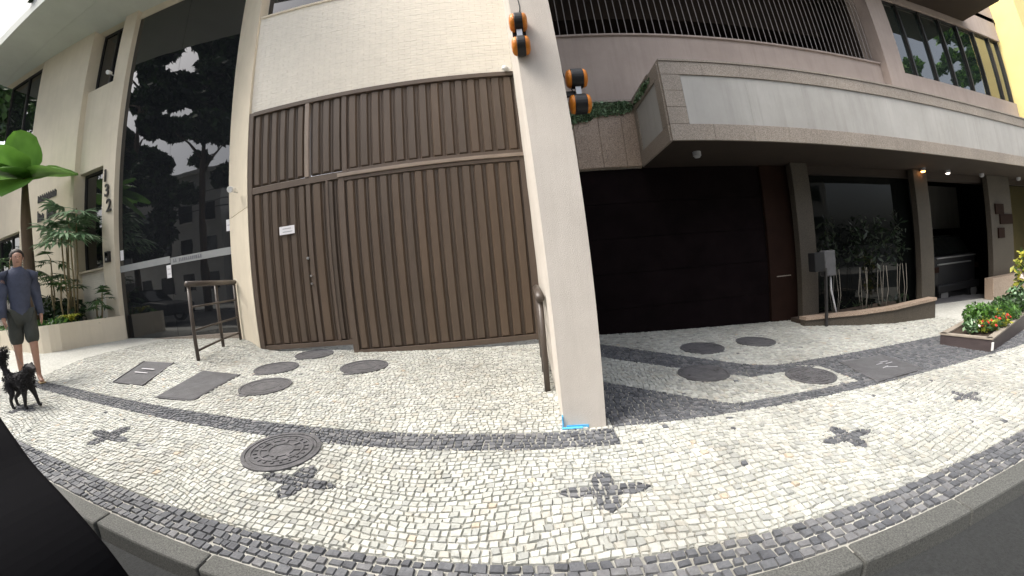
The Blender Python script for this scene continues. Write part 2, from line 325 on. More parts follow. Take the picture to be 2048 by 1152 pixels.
CROSS = [(-5.6, 1.62, 1.2, .9), (-3.56, 1.63, 1.22, .88), (-1.45, 1.62, 1.12, .76), (.30, 1.64, 1.0, .78), (2.0, 1.73, .95, .70), (3.56, 1.76, .8, .6), (5.3, 1.76, .8, .7), (7.0, 1.8, .8, .7)]
for cx, cy, kx, ky in CROSS:
    for q in range(4):
        c, s = [(1, 0), (0, 1), (-1, 0), (0, -1)][q]
        DARK.append([(cx + kx * (px * c - py * s), cy + ky * (px * s + py * c)) for px, py in PETAL])
DBB = [(min(p[0] for p in d), max(p[0] for p in d), min(p[1] for p in d), max(p[1] for p in d)) for d in DARK]
def ymax(x): return 5.75 if x < -4.5 else (5.45 if x < .2 else 5.6)
def blocked(x, y):
    if .15 < x < .46 and y > 2.41: return True
    for cx, cy, r in COVERS:
        if (x - cx) ** 2 + (y - cy) ** 2 < (r - .02) ** 2: return True
    return any(inside((x, y), p) for p in PLATES) or y > ymax(x)
def rowy(r, x, base, h):
    return base + r * h + .055 * math.sin(1.9 * x + .35 * math.sin(r * .21)) + .03 * math.sin(4.7 * x + r * .13) + .004 * math.sin(13 * x + r * 2.1) + .0035 * math.sin(31 * x + r * 4.3)
stones = []                                     # (polygon, is_black)
def emit_cell(cell, black=False):
    cx = sum(p[0] for p in cell) / 4; cy = sum(p[1] for p in cell) / 4
    if blocked(cx, cy): return
    if black: stones.append((cell, True)); return
    rest = [cell]
    for d, bb in zip(DARK, DBB):
        if cx < bb[0] - .1 or cx > bb[1] + .1 or cy < bb[2] - .1 or cy > bb[3] + .1: continue
        nxt = []
        for c in rest:
            i, o = split(c, d)
            if i is None: nxt.append(c); continue
            if abs(area(i)) > 2e-4: stones.append((i, True))
            nxt += [q for q in o if abs(area(q)) > 2e-4]
        rest = nxt
    for c in rest:
        if abs(area(c)) > 2e-4: stones.append((c, random.random() < (.006 if cx > .6 else .0008)))
H = .044; YB = 1.15
for r in range(-2, 108):
    x = -7.45 + random.uniform(0, .05); top_prev = None
    while x < 7.45:
        l = random.choice((random.uniform(.032, .05), random.uniform(.04, .066))) * (1.0 if r < 60 else 1.25); sk = random.uniform(-.008, .008)
        if top_prev is None: top_prev = x
        xt = x + l + sk
        c = [(x, rowy(r, x, YB, H)), (x + l, rowy(r, x + l, YB, H)), (xt, rowy(r + 1, xt, YB, H)), (top_prev, rowy(r + 1, top_prev, YB, H))]
        top_prev = xt; x += l
        if min(p[1] for p in c) > ymax(c[0][0]): continue
        if c[2][1] < YB: continue
        if c[0][1] < YB or c[1][1] < YB:
            c, _ = clip(c, (-20, YB), (20, YB))
            if len(c) < 3 or abs(area(c)) < 2e-4: continue
        emit_cell(c)
for r in range(4):                              # black border along the kerb
    x = -9 + random.uniform(0, .05)
    while x < 9:
        l = random.uniform(.045, .075); y0 = .95 + r * .05; j = random.uniform(-.008, .008)
        stones.append(([(x, y0 + (j if r else 0)), (x + l, y0 + (j if r else 0)), (x + l + j, y0 + .05), (x + j * .6, y0 + .05)], True)); x += l
def stone_mesh(mb, poly, black):
    cx = sum(p[0] for p in poly) / len(poly); cy = sum(p[1] for p in poly) / len(poly)
    if area(poly) < 0: poly = poly[::-1]
    R = math.sqrt(abs(area(poly)) / 3.1416); k = min(.3, random.uniform(.0012, .0042) / R * (1.7 if black else 1)); k2 = k + min(.2, .003 / R)
    t = random.uniform(.0065, .0135); sx, sy = random.uniform(-.05, .05), random.uniform(-.05, .05)
    jit = lambda: random.uniform(-.0038, .0038)
    bot = []; top = []
    for p in poly:
        jx, jy = jit(), jit(); a = (p[0] + (cx - p[0]) * k + jx, p[1] + (cy - p[1]) * k + jy); bot.append((a[0], a[1], gz(*a) - .006))
        b = (p[0] + (cx - p[0]) * k2 + jx, p[1] + (cy - p[1]) * k2 + jy); top.append((b[0], b[1], gz(*b) + t + sx * (b[0] - cx) + sy * (b[1] - cy)))
    n = len(poly); mi = (len(WHITE) + random.choice((0, 0, 1, 2))) if black else random.choice((0, 0, 0, 1, 1, 2, 2, 3, 4)) if random.random() > .004 else 5
    mb.add(bot + top, [tuple(range(n, 2 * n))] + [(i, (i + 1) % n, n + (i + 1) % n, n + i) for i in range(n)], mi)
stones.sort(key=lambda s: (sum(p[0] for p in s[0]) / len(s[0]) * .8) ** 2 + (sum(p[1] for p in s[0]) / len(s[0]) - 1.2) ** 2)
PM = WHITE + BLACK; rest_mb = MB()
for i, (poly, blk) in enumerate(stones):
    if i < 300:
        mb = MB(); stone_mesh(mb, poly, blk); mi = mb.mi[0]; mb.mi = [0] * len(mb.mi)
        mb.build('paving_stone', PM[mi], side)
    else: stone_mesh(rest_mb, poly, blk)
tag(rest_mb.build('paving_stones', PM, side), kind='stuff')
print('stones', len(stones))
# manhole covers and plates
COVER_LABEL = ['large ornate cast iron manhole cover with raised rings, nearest the road beside the dark band', 'round manhole cover beside the dark rectangular plate', 'round manhole cover behind the middle of the left cluster, left of the gate corner',
               'round manhole cover closest to the brown gate door', 'round manhole cover alone in front of the sliding brown gate', 'plain round cover near the dark garage door, left of a pair',
               'plain round cover near the dark garage door, right of a pair', 'plain round cover on the edge of the dark paving band right of the cream wall', 'round manhole cover with a grid of raised blocks beside the grey square plate']
for i, (cx, cy, r) in enumerate(COVERS):
    t = thing('manhole_cover', (cx, cy, gz(cx, cy)), COVER_LABEL[i], 'manhole cover', 'round covers set in the pavement')
    def disc(r0, r1, h, mb=None, n=40, cx=cx, cy=cy):
        mb = mb or MB(); A = [2 * math.pi * k / n for k in range(n)]; vs = []
        for rr, hh in ((r0, h - .02), (r0, h), (r1, h), (r1, h - .02)):
            vs += [(cx + rr * math.cos(a), cy + rr * math.sin(a), gz(cx + rr * math.cos(a), cy + rr * math.sin(a)) + hh) for a in A]
        fs = [(q * n + k, q * n + (k + 1) % n, (q + 1) * n + (k + 1) % n, (q + 1) * n + k) for q in range(3) for k in range(n)]
        return mb.add(vs, fs)
    disc(r - .028, r, .021).build('rim', m_iron, t)
    lid = disc(.001, r - .033, .017).build('lid', m_iron, t)
    if i == 0:
        for q in (.75, .52, .3): disc(r * q, r * q + .016, .024).build('raised_ring', m_iron, lid)
        mb = MB()
        for k in range(8):
            a = k * math.pi / 4 + .3; c, s = math.cos(a), math.sin(a)
            mb.obox((cx + c * r * .42, cy + s * r * .42, gz(cx + c * r * .42, cy + s * r * .42) + .019), (c, s, 0), (-s, c, 0), r * .09, .012, .007)
        for k in range(20):
            a = k * math.pi / 10; c, s = math.cos(a), math.sin(a); mb.obox((cx + c * r * .64, cy + s * r * .64, gz(cx + c * r * .64, cy + s * r * .64) + .019), (c, s, 0), (-s, c, 0), r * .05, .008, .006)
        tag(mb.build('raised_bars', m_iron, lid), kind='stuff')
    elif i == 8:
        mb = MB()
        for q, n in ((.72, 22), (.52, 16), (.32, 10)):
            for k in range(n):
                a = 2 * math.pi * k / n; c, s = math.cos(a), math.sin(a); mb.obox((cx + c * r * q, cy + s * r * q, gz(cx + c * r * q, cy + s * r * q) + .019), (c, s, 0), (-s, c, 0), r * .07, r * q * 2.1 / n, .006)
        tag(mb.build('raised_blocks', m_iron, lid), kind='stuff')
    else:
        disc(r * .52, r * .52 + .006, .0195).build('raised_ring', m_iron, lid); disc(r * .80, r * .80 + .005, .019).build('raised_ring', m_iron, lid)
        for q in (1, -1): hx, hy = cx + q * r * .66, cy + .03 * q; MB().drum((hx, hy, gz(hx, hy) + .0165), (0, 0, 1), .016, .003, 12).build('lifting_hole', m_black, lid)
        if i in (1, 2, 3, 4): MB().obox((cx - .05, cy - r - .01, gz(cx, cy - r) + .012), (1, .05, 0), (0, 1, 0), .07, .03, .006).build('hinge_lug', m_iron, t)
for i, (p, lb) in enumerate(zip(PLATES, ('dark rectangular cover plate with two white chalk strokes, nearer the person', 'larger dark rectangular cover plate beside the round covers', 'square grey cover plate in the dark paving right of the cream wall'))):
    c = (sum(q[0] for q in p) / 4, sum(q[1] for q in p) / 4); t = thing('cover_plate', (*c, gz(*c)), lb, 'cover plate', 'rectangular plates set in the pavement')
    inn = [(q[0] + (c[0] - q[0]) * .05, q[1] + (c[1] - q[1]) * .05) for q in p]
    MB().prism(inn, lambda x, y: gz(x, y) - .01, lambda x, y: gz(x, y) + .019).build('plate', m_plate, t, bevel=.003)
    mb = MB()
    for k in range(4):
        a, b = p[k], p[(k + 1) % 4]; d = Vector((b[0] - a[0], b[1] - a[1])); m = ((a[0] + b[0]) / 2, (a[1] + b[1]) / 2); e = (m[0] + (c[0] - m[0]) * .022, m[1] + (c[1] - m[1]) * .022)
        mb.obox((*e, gz(*e) + .008), (d.x, d.y, (gz(*b) - gz(*a))), (-d.y, d.x, 0), d.length / 2 - .003, .010, .008)
    mb.build('frame', m_iron, t)
    if i == 0:
        for o in (-.06, .06): MB().obox((c[0] + .02, c[1] + o, gz(c[0], c[1] + o) + .0215), (1, .06, -.046), (-.06, 1, .02), .14, .009, .0015).build('chalk_stroke', m_paper, t)
    if i == 2:
        for k in range(7): MB().obox((c[0] + random.uniform(-.18, .18), c[1] + random.uniform(-.12, .12), gz(*c) + .0215), (1, random.uniform(-.5, .5), -.046), (0, 1, .02), .06, .005, .0015).build('scuff_mark', m_print, t)
# ------------------------------------------------------------------ left building (entrance block)
YG = lambda x, a: a + .106 * x                  # facade lines run 6 degrees off the kerb
Lb = thing('entrance_building', (-7, 6, -.7), 'cream apartment building with tall dark glass entrance and the number 132', 'building')
def fbox(x0, x1, a, depth, z0, z1, mb=None, mi=0):   # box along the facade line a, going back by depth
    mb = mb or MB(); P = lambda x, d, z: (x, YG(x, a) + d, z)
    return mb.hexa([P(x0, 0, z0), P(x1, 0, z0), P(x1, depth, z0), P(x0, depth, z0)], [P(x0, 0, z1), P(x1, 0, z1), P(x1, depth, z1), P(x0, depth, z1)], mi)
# pilaster between glass front and gate (front face splayed)
MB().prism([(-5.38, 5.29), (-4.45, 4.80), (-4.45, 6.4), (-5.38, 6.4)], -1.3, 1.50).build('pilaster_base', m_cream, Lb)
MB().prism([(-5.38, 5.29), (-4.45, 4.80), (-4.45, 6.4), (-5.38, 6.4)], 1.512, 10).build('pilaster', m_cream, Lb)
fbox(-9.30, -8.83, 5.80, .9, -1.2, 10).build('pilaster', m_cream, Lb)
fbox(-8.83, -5.38, 5.90, .5, 7.28, 10).build('lintel', m_cream, Lb)
fbox(-8.83, -5.38, 5.84, .3, -1.0, -.60).build('threshold', m_gran_l, Lb)
gf = MB(); fbox(-8.82, -7.10, 5.92, .02, -.598, 7.275, gf); pane = gf.build('glass_pane', m_glass, Lb)
fbox(-7.092, -5.39, 5.92, .02, -.598, 7.275).build('glass_pane', m_glass, Lb)
fbox(-8.82, -7.105, 5.912, .006, .90, 1.04).build('frosted_band', m_frost, Lb)
fb = fbox(-7.088, -5.39, 5.912, .006, .86, 1.0).build('frosted_band', m_frost, Lb)
mb = MB(); x = -7.0
for k in range(15):
    l = random.uniform(.03, .06)
    if k != 2: fbox(x, x + l * .45, 5.908, .003, .895, .965, mb); fbox(x + l * .55, x + l * .8, 5.908, .003, .895, random.choice((.93, .965)), mb)
    x += l + .015
tag(mb.build('frosted_lettering', m_frost_mark, fb), kind='stuff')
# facade left of the entrance: solid pieces round two windows
wl = MB()
fbox(-10.50, -9.30, 5.90, .6, 3.50, 5.70, wl); fbox(-10.50, -9.30, 5.90, .6, 7.50, 10, wl); fbox(-13.0, -10.50, 5.76, .74, -1, 10, wl)
fbox(-15.3, -13.0, 5.76, .74, 7.5, 10, wl); fbox(-15.3, -13.0, 5.76, .74, 2.6, 5.3, wl); fbox(-15.3, -13.0, 5.76, .74, -1, .2, wl); fbox(-13.5, -13.0, 5.76, .74, .2, 2.6, wl)
wl.build('wall', m_cream, Lb)
bw = fbox(-10.50, -9.30, 5.935, .5, -1, 1.06).build('brick_panel', m_brick_joint, Lb); fbox(-10.49, -9.30, 5.86, .3, 1.06, 1.10).build('window_sill', m_cream, Lb)
def bricks(parent, x0, x1, a, z0, z1, l=.20, h=.05, hole=None):
    mb = MB(); r = 0; z = z0
    while z + h < z1:
        x = x0 - (l / 2 if r % 2 else 0)
        while x < x1:
            p, q = max(x, x0) + .003, min(x + l, x1) - .003
            if q - p > .02 and not (hole and p > hole[0] and q < hole[1] and z > hole[2]):
                j = random.uniform(-.0012, .0012); fbox(p, q, a - .006 + j, .03, z + .002, z + h - .002, mb)
            x += l
        z += h; r += 1
    return tag(mb.build('bricks', m_brick, parent), kind='stuff')
bricks(bw, -10.49, -9.31, 5.935, -.6, 1.05)
def window(x0, x1, a, z0, z1, n=1):
    w_ = fbox(x0, x1, a + .16, .02, z0, z1).build('window', m_glass, Lb)
    mb = MB()
    for k in range(n + 1):
        xx = x0 + (x1 - x0) * k / n; fbox(max(x0, xx - .025), min(x1, xx + .025), a + .12, .04, z0, z1, mb)
    fbox(x0 + .026, x1 - .026, a + .12, .038, z0, z0 + .05, mb); fbox(x0 + .026, x1 - .026, a + .12, .038, z1 - .05, z1, mb); mb.build('window_frame', m_blackmetal, w_)
window(-10.49, -9.31, 5.93, 1.10, 3.49); window(-10.49, -9.31, 5.95, 5.705, 7.495, 2); window(-15.25, -13.0, 5.80, 5.305, 7.495, 2); window(-15.25, -13.5, 5.80, .2, 2.6, 2)
# balcony slab above, its front edge over the pavement
P = [(-15.3, 3.15), (-4.46, 3.15), (-4.46, 4.78), (-5.38, 5.27), (-8.83, 4.95), (-15.3, 4.2)]
sl_ = MB().prism([(-15.3, 3.15), (-4.46, 3.15), (-4.46, 4.70), (-15.3, 4.10)], 7.52, 7.82).build('balcony_slab', m_slab, Lb)
MB().box(-15.3, -4.46, 4.0, 5.3, 7.505, 7.515).build('soffit_panel', m_slab, Lb)
MB().box(-15.3, -4.46, 3.15, 3.30, 7.825, 8.75).build('balcony_parapet', m_whitep, Lb)
# wall above the gate
ga = 5.33
up = MB(); fbox(-4.45, .10, ga, .5, 3.17, 5.25, up); fbox(-4.45, .10, ga, .5, 7.2, 10, up); fbox(-.4, .10, ga, .5, 5.25, 7.2, up)
uw = up.build('upper_wall', m_brick_joint, Lb)
bricks(uw, -4.45, .13, ga, 3.17, 5.25); bricks(uw, -.4, .13, ga, 5.25, 7.2)
fbox(-4.43, -.42, ga + .15, .02, 5.25, 7.19).build('window', m_glass, Lb); fbox(-4.43, -.42, ga - .03, .2, 5.205, 5.248).build('window_sill', m_cream, Lb)
# signs and fittings on that building
hn = thing('house_number', (-9.06, YG(-9.06, 5.79), 3.0), 'dark metal numerals 132 stepping down the cream pilaster', 'house number')
for ch, xx, zz in (('1', -9.17, 3.02), ('3', -9.08, 2.66), ('2', -8.99, 2.30)):
    text_part(ch, .40, .012, m_blackmetal, 'numeral', hn, (xx, YG(xx, 5.775), zz), (1, .106, 0), (0, 0, 1))
sg = thing('building_sign', (-11.8, YG(-11.8, 5.74), 2.9), 'two rows of raised dark letters on the cream wall behind the palms', 'sign')
for (z0, h, x0, n, lw) in ((3.14, .19, -12.35, 9, .115), (2.62, .30, -12.35, 8, .13)):
    x = x0
    for k in range(n):
        if not (z0 < 3 and k == 3):
            mb = MB(); hh = h if (z0 > 3 or k in (0, 4)) else h * .7; fbox(x, x + lw * .22, 5.74, .03, z0, z0 + hh, mb); fbox(x + lw * .5, x + lw * .72, 5.74, .03, z0, z0 + hh * .8, mb); fbox(x + lw * .22, x + lw * .5, 5.742, .026, z0 + hh * (.1 if k % 2 else .45), z0 + hh * (.28 if k % 2 else .63), mb); mb.build('letter', m_blackmetal, sg)
        x += lw
ic = thing('intercom', (-9.02, YG(-9.02, 5.76), 1.3), 'black intercom box on the cream pilaster below the number', 'intercom')
fbox(-9.12, -8.97, 5.72, .08, 1.16, 1.40).build('housing', m_black, ic, bevel=.01); fbox(-9.09, -9.0, 5.715, .005, 1.29, 1.37).build('screen', m_glass_s, ic); fbox(-9.07, -9.02, 5.714, .005, 1.2, 1.25).build('button', m_alu, ic)
def notice(name, x0, x1, a, z0, z1, label, lines):
    t = thing(name, ((x0 + x1) / 2, YG((x0 + x1) / 2, a), z0), label, 'notice'); fbox(x0, x1, a, .003, z0, z1).build('sheet', m_paper, t)
    for k in range(lines):
        z = z0 + (z1 - z0) * (k + .8) / (lines + .6); fbox(x0 + (x1 - x0) * .22, x1 - (x1 - x0) * random.uniform(.12, .25), a - .002, .002, z - .007, z + .007).build('printed_line', m_print, t)
notice('paper_notice', -8.78, -8.66, 5.91, 1.16, 1.38, 'small white paper stuck to the left edge of the glass front', 0)
notice('paper_notice', -7.21, -7.07, 5.90, .60, .86, 'narrow white notice hanging below the frosted band on the glass door', 2)
notice('paper_notice', -5.50, -5.39, 5.90, 1.30, 1.52, 'white paper at the right edge of the glass beside the pilaster', 1)
def spot(loc, d, label, mat):
    t = thing('wall_light', loc, label, 'light'); p = Vector(loc); d = Vector(d).normalized()
    MB().tube([p + Vector((0, .12, -.03)), p + Vector((0, .05, -.03)), p], .014, 8).build('bracket', m_alu, t); MB().drum(p, d, .05, .14, 14, 0, [(0, -.05), (.035, -.05), (.05, .02), (.055, .09), (.04, .085), (0, .08)]).build('lamp_head', mat, t, True)
spot((-9.2, YG(-9.2, 5.62), 5.72), (.3, -1, -.4), 'white spotlight under the upper window left of the glass front', m_whitep)
spot((-4.78, 4.78, 1.86), (.2, -1, -.2), 'small white camera on the pilaster left of the gate', m_whitep)
# ------------------------------------------------------------------ gate: side leaf, sliding leaf, fixed upper panel
def slat_mesh(w, h):
    me = bpy.data.meshes.new('slat'); a, b, d, e = w / 2, w / 2 - .020, .034, .028
    v = [(-a, 0, 0), (a, 0, 0), (a, 0, h), (-a, 0, h), (-b, -d, e), (b, -d, e), (b, -d, h - e), (0, -d, h - e * .45), (-b, -d, h - e)]
    me.from_pydata(v, [], [(4, 5, 6, 7, 8), (0, 1, 5, 4), (1, 2, 6, 5), (2, 3, 8, 7, 6), (3, 0, 4, 8)]); me.materials.append(m_gate); me.update(); return me
ANG = math.atan(.106)
def slats(parent, x0, x1, a, z0, z1, n, wf=.74):
    p = (x1 - x0) / n; me = slat_mesh(p * wf, z1 - z0); base = wloc(parent)
    for k in range(n):
        xx = x0 + p * (k + .5); o = bpy.data.objects.new('slat', me); COL.objects.link(o); o.parent = parent
        o.location = Vector((xx, YG(xx, a) + random.uniform(-.002, .002), z0)) - base; o.rotation_euler = (0, 0, ANG)
    mb = MB(); fbox(x0, x1, a, .012, z0, z1, mb)
    for k in range(n + 1):
        xx = x0 + p * k; fbox(max(x0, xx - .006), min(x1, xx + .006), a - .012, .0115, z0 + .01, z1 - .01, mb)
    mb.build('backing_sheet', m_gate, parent)
def rails(parent, items, a, mat=None):
    for nm, x0, x1, z0, z1, dd in items: fbox(x0, x1, a - dd, dd + .045, z0, z1).build(nm, mat or m_gate2, parent, bevel=.004)
gb = lambda x: gz(x, YG(x, ga))
sg1 = thing('side_gate', (-3.6, YG(-3.6, ga), gb(-3.6)), 'brown ribbed metal gate door with a white notice, left of the sliding gate', 'gate')
slats(sg1, -4.36, -3.34, ga, -.80, 1.69, 6); slats(sg1, -3.26, -2.62, ga, -.80, 1.69, 3)
rails(sg1, [('post', -4.448, -4.36, -.89, 3.16, .05), ('post', -3.34, -3.262, -.86, 1.69, .035), ('post', -2.985, -2.945, -.80, 1.69, .045), ('bottom_rail', -4.36, -2.62, -.875, -.80, .038), ('top_rail', -4.36, -2.62, 1.69, 1.80, .045)], ga)
lk = MB().drum((-3.36, YG(-3.36, ga) - .04, .52), (0, -1, 0), .022, .03, 12).build('lock_cylinder', m_alu, sg1)
for zz in (.24, .12): MB().drum((-3.33, YG(-3.33, ga) - .045, zz), (0, -1, 0), .016, .03, 12).build('lock_cylinder', m_alu, sg1)
gs = 5.18
sg2 = thing('sliding_gate', (-1.3, YG(-1.3, gs), gz(-1.3, 5.0)), 'wide brown ribbed metal sliding gate beside the cream pillar wall', 'gate')
slats(sg2, -2.60, .02, gs, -.94, 1.60, 15)
rails(sg2, [('post', -2.69, -2.60, -1.03, 1.66, .04), ('post', .02, .16, -1.03, 1.66, .04), ('bottom_rail', -2.60, .02, -1.02, -.94, .04), ('inner_rail', -2.60, .02, 1.60, 1.655, .036)], gs)
fbox(-2.70, .09, gs - .06, .10, 1.66, 1.715).build('top_rail', m_gate_bright, sg2, bevel=.005)
sg3 = thing('gate_transom', (-2, YG(-2, ga), 1.8), 'fixed brown ribbed metal panel above both gate leaves under the white brick', 'gate panel')
slats(sg3, -4.36, -3.36, ga, 1.82, 3.09, 6); slats(sg3, -3.25, -2.70, ga, 1.82, 3.09, 3); slats(sg3, -2.62, .05, ga, 1.82, 3.09, 14)
rails(sg3, [('post', .05, .16, 1.82, 3.09, .04), ('top_rail', -4.36, .16, 3.09, 3.165, .06), ('post', -2.70, -2.62, 1.80, 3.09, .04), ('bottom_rail', -2.62, .16, 1.74, 1.82, .04)], ga)
fbox(-3.345, -3.27, ga - .055, .08, 1.80, 3.09).build('post', m_gate_bright, sg3, bevel=.005)
notice('paper_notice', -3.84, -3.56, 5.275, .94, 1.07, 'white paper notice with grey print on the brown gate door', 2)
cl = thing('gate_closer_light', (-.05, 5.2, 3.2), 'small white fitting at the top right corner of the gate', 'fitting'); MB().drum((-.04, 5.24, 3.20), (-.4, -1, -.3), .045, .12, 12, 0, [(0, -.05), (.03, -.05), (.045, .0), (.045, .06), (0, .065)]).build('head', m_whitep, cl, True); MB().box(-.08, .02, 5.26, 5.30, 3.16, 3.24).build('base', m_whitep, cl)
# ------------------------------------------------------------------ fin wall between the two properties
fw = thing('pillar_wall', (.3, 2.5, gz(.3, 2.5)), 'tall narrow cream stucco wall end standing between gate and garage', 'wall')
def fx(x, z): return x - .028 * (z + 1.2)
b = [(fx(.155, -1.4), 2.42, -1.4), (fx(.455, -1.4), 2.40, -1.4), (.47, 8.0, -1.4), (.12, 8.0, -1.4)]; t = [(fx(.155, 9), 2.42, 9), (fx(.455, 9), 2.40, 9), (.42, 8.0, 9), (.07, 8.0, 9)]
m2 = MB(); n = 14
for k in range(n):                               # courses, so the face can carry the slight batter evenly
    L = lambda q: [tuple(Vector(b[i]).lerp(Vector(t[i]), q)) for i in range(4)]
    m2.add(L(k / n) + L((k + 1) / n), [(0, 1, 5, 4), (1, 2, 6, 5), (2, 3, 7, 6), (3, 0, 4, 7)])
m2.build('wall_face', m_stucco, fw)
zb = gz(.2, 2.4)
mb = MB(); mb.obox((.25, 2.408, zb + .016), (1, 0, -.05), (0, 0, 1), .08, .012, .003); mb.obox((.146, 2.43, zb + .045), (0, 1, 0), (0, 0, 1), .02, .055, .004); mb.obox((.21, 2.392, gz(.2, 2.385) + .016), (1, 0, -.046), (0, 1, .02), .075, .014, .002)
mb.build('blue_paint_mark', m_blue, fw)
def signal(cx, cy, cz, label, sx):
    t = thing('garage_warning_light', (cx, cy, cz), label, 'warning light', 'amber garage exit lights on the pillar wall')
    MB().box(min(cx, sx), max(cx, sx), cy + .03, cy + .06, cz - .02, cz + .02).build('bracket', m_blackmetal, t)
    for s in (1, -1):
        c = (cx, cy, cz + s * .108); MB().drum(c, (1, 0, 0), .078, .06 if sx < .2 else .09, 24).build('lamp_body', m_black, t, bevel=.006)
        for q in (1, -1): MB().drum((cx + q * (.031 if sx < .2 else .046), cy, c[2]), (q, 0, 0), .07, .04, 24, 0, [(.072, 0), (.072, .012), (.063, .026), (.04, .035), (.0, .038)]).build('lens', m_amber, t, True)
    MB().box(cx - .02, cx + .02, cy - .02, cy + .02, cz - .035, cz + .035).build('joint', m_alu, t)
    if sx < .2: MB().box(cx - .05, cx + .05, cy + .045, cy + .062, cz - .06, cz + .06).build('base_plate', m_blackmetal, t); MB().tube([(cx, cy + .05, cz + .05), (cx + .03, cy + .055, cz + .3), (cx - .01, cy + .057, cz + .8)], .005, 6).build('cable', m_black, t, True)
    else: MB().tube([(cx - .03, cy + .03, cz), (cx - .07, cy + .12, cz + .2), (cx - .13, cy + .25, cz + .7)], .005, 6).build('cable', m_black, t, True)
signal(.11, 2.36, 1.73, 'pair of amber and black warning lamps on the front of the pillar wall', .11)
signal(.50, 2.52, 1.29, 'pair of amber and black warning lamps on the garage side of the pillar wall', .40)
# ------------------------------------------------------------------ railings
def railing(name, pts, hgt, label, mids, bottoms=()):
    base = [Vector((x, y, gz(x, y))) for x, y in pts]; t = thing(name, base[0], label, 'railing'); top = [Vector((p.x, p.y, base[0].z + hgt + .01 * i)) for i, p in enumerate(base)]
    for i, p in enumerate(base): MB().tube([p, top[i]], .028, 10).build('post', m_rail, t, True)
    d = (top[-1] - top[0]).normalized(); MB().tube([top[0] - d * .05, top[-1] + d * .03], .042, 12).build('handrail', m_rail, t, True)
    for q in mids: MB().tube([base[0].lerp(top[0], q), base[-1].lerp(top[-1], q)], .016, 8).build('mid_rail', m_rail, t, True)
    for i in bottoms: MB().tube([base[i].lerp(top[i], .13), base[i + 1].lerp(top[i + 1], .13)], .018, 8).build('bottom_rail', m_rail, t, True)
railing('ramp_railing', [(-4.74, 3.73), (-5.04, 4.53), (-5.22, 5.14)], 1.10, 'dark brown metal handrail with three posts in front of the glass entrance', (.40, .70), (0, 1))
railing('wall_railing', [(.072, 3.2), (.070, 3.8), (.068, 4.4)], .88, 'dark metal rail seen edge on along the gate side of the pillar wall', (.4, .7), (0, 1))
# ------------------------------------------------------------------ right building (granite block with garage)
Rb = thing('granite_building', (6, 6, -1.4), 'apartment building with brown granite garage front and long grey balcony', 'building')
RY = 5.45
for x0, x1 in ((.40, .92), (.925, 1.32), (1.325, 1.70), (1.705, 1.945)): MB().box(x0, x1, RY, RY + .05, 1.465, 2.56).build('granite_slab', m_gran, Rb, bevel=.003)
MB().box(.40, 1.95, RY + .055, RY + .4, 1.45, 2.60).build('fascia_core', m_gran_l, Rb); MB().box(.40, 1.948, RY - .02, RY + .1, 2.565, 2.60).build('coping', m_gran_l, Rb)
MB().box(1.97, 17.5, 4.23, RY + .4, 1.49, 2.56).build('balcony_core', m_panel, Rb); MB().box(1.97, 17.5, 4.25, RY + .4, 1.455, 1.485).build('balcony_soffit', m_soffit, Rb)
x = 1.95
while x < 17.3:                                  # granite borders of the balcony front, slab by slab
    l = .62; MB().box(x + .002, x + l - .002, 4.195, 4.232, 1.445, 1.665).build('granite_slab', m_gran_l, Rb, bevel=.003); MB().box(x + .002, x + l - .002, 4.195, 4.232, 2.375, 2.57).build('granite_slab', m_gran_l, Rb, bevel=.003)
    MB().box(x + .002, x + l - .002, 4.18, 4.60, 2.573, 2.60).build('coping_slab', m_gran_l, Rb); x += l
for z0, z1 in ((1.669, 1.90), (1.904, 2.135), (2.139, 2.371)): MB().box(1.952, 2.225, 4.197, 4.232, z0, z1).build('granite_slab', m_gran_l, Rb, bevel=.003)
x = 2.235
while x < 17: MB().box(x, x + .996, 4.214, 4.233, 1.668, 2.372).build('balcony_panel', m_panel, Rb); x += 1.0
for y0, y1, z0, z1 in ((4.235, 5.44, 1.445, 1.665), (4.235, 5.44, 2.375, 2.57), (4.235, 4.42, 1.669, 2.371), (5.32, 5.44, 1.669, 2.371)): MB().box(1.935, 1.968, y0, y1, z0, z1).build('granite_slab', m_gran_l, Rb, bevel=.003)
MB().box(1.955, 1.968, 4.424, 5.316, 1.669, 2.371).build('balcony_panel', m_panel, Rb); MB().box(1.93, 1.969, 4.60, 5.43, 2.573, 2.60).build('coping_slab', m_gran_l, Rb)
# upper wall, gallery, pillar, windows
MB().box(.44, 8.35, RY + .12, RY + .5, 2.60, 3.93).build('upper_wall', m_pink, Rb); MB().box(.44, 8.35, RY + .08, RY + .55, 3.932, 3.965).build('wall_coping', m_pink, Rb)
MB().box(9.0, 15.2, RY + .02, RY + .5, 2.60, 3.80).build('upper_wall', m_pink, Rb); MB().box(9.0, 15.2, RY + .02, RY + .5, 5.82, 6.6).build('upper_wall', m_pink, Rb)
MB().box(8.36, 9.0, RY - .06, RY + .5, 2.60, 9).build('pillar', m_pink, Rb)
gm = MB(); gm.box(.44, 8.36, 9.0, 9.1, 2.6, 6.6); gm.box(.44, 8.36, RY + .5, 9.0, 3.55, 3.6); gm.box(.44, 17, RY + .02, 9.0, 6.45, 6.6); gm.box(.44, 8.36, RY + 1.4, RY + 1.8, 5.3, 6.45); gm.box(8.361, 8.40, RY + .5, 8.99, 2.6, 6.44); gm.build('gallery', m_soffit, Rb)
k = 0; x = .56
while x < 8.3:
    MB().tube([(x, RY + .22, 3.965), (x, RY + .22, 6.45)], .0085, 6).build('railing_bar', m_bar, Rb); x += .135
MB().box(.44, 13.0, 4.35, RY + .0, 6.0, 6.35).build('eave_slab', m_soffit, Rb); MB().box(.44, 15.3, RY + .02, RY + .5, 6.605, 10).build('parapet', m_pink, Rb)
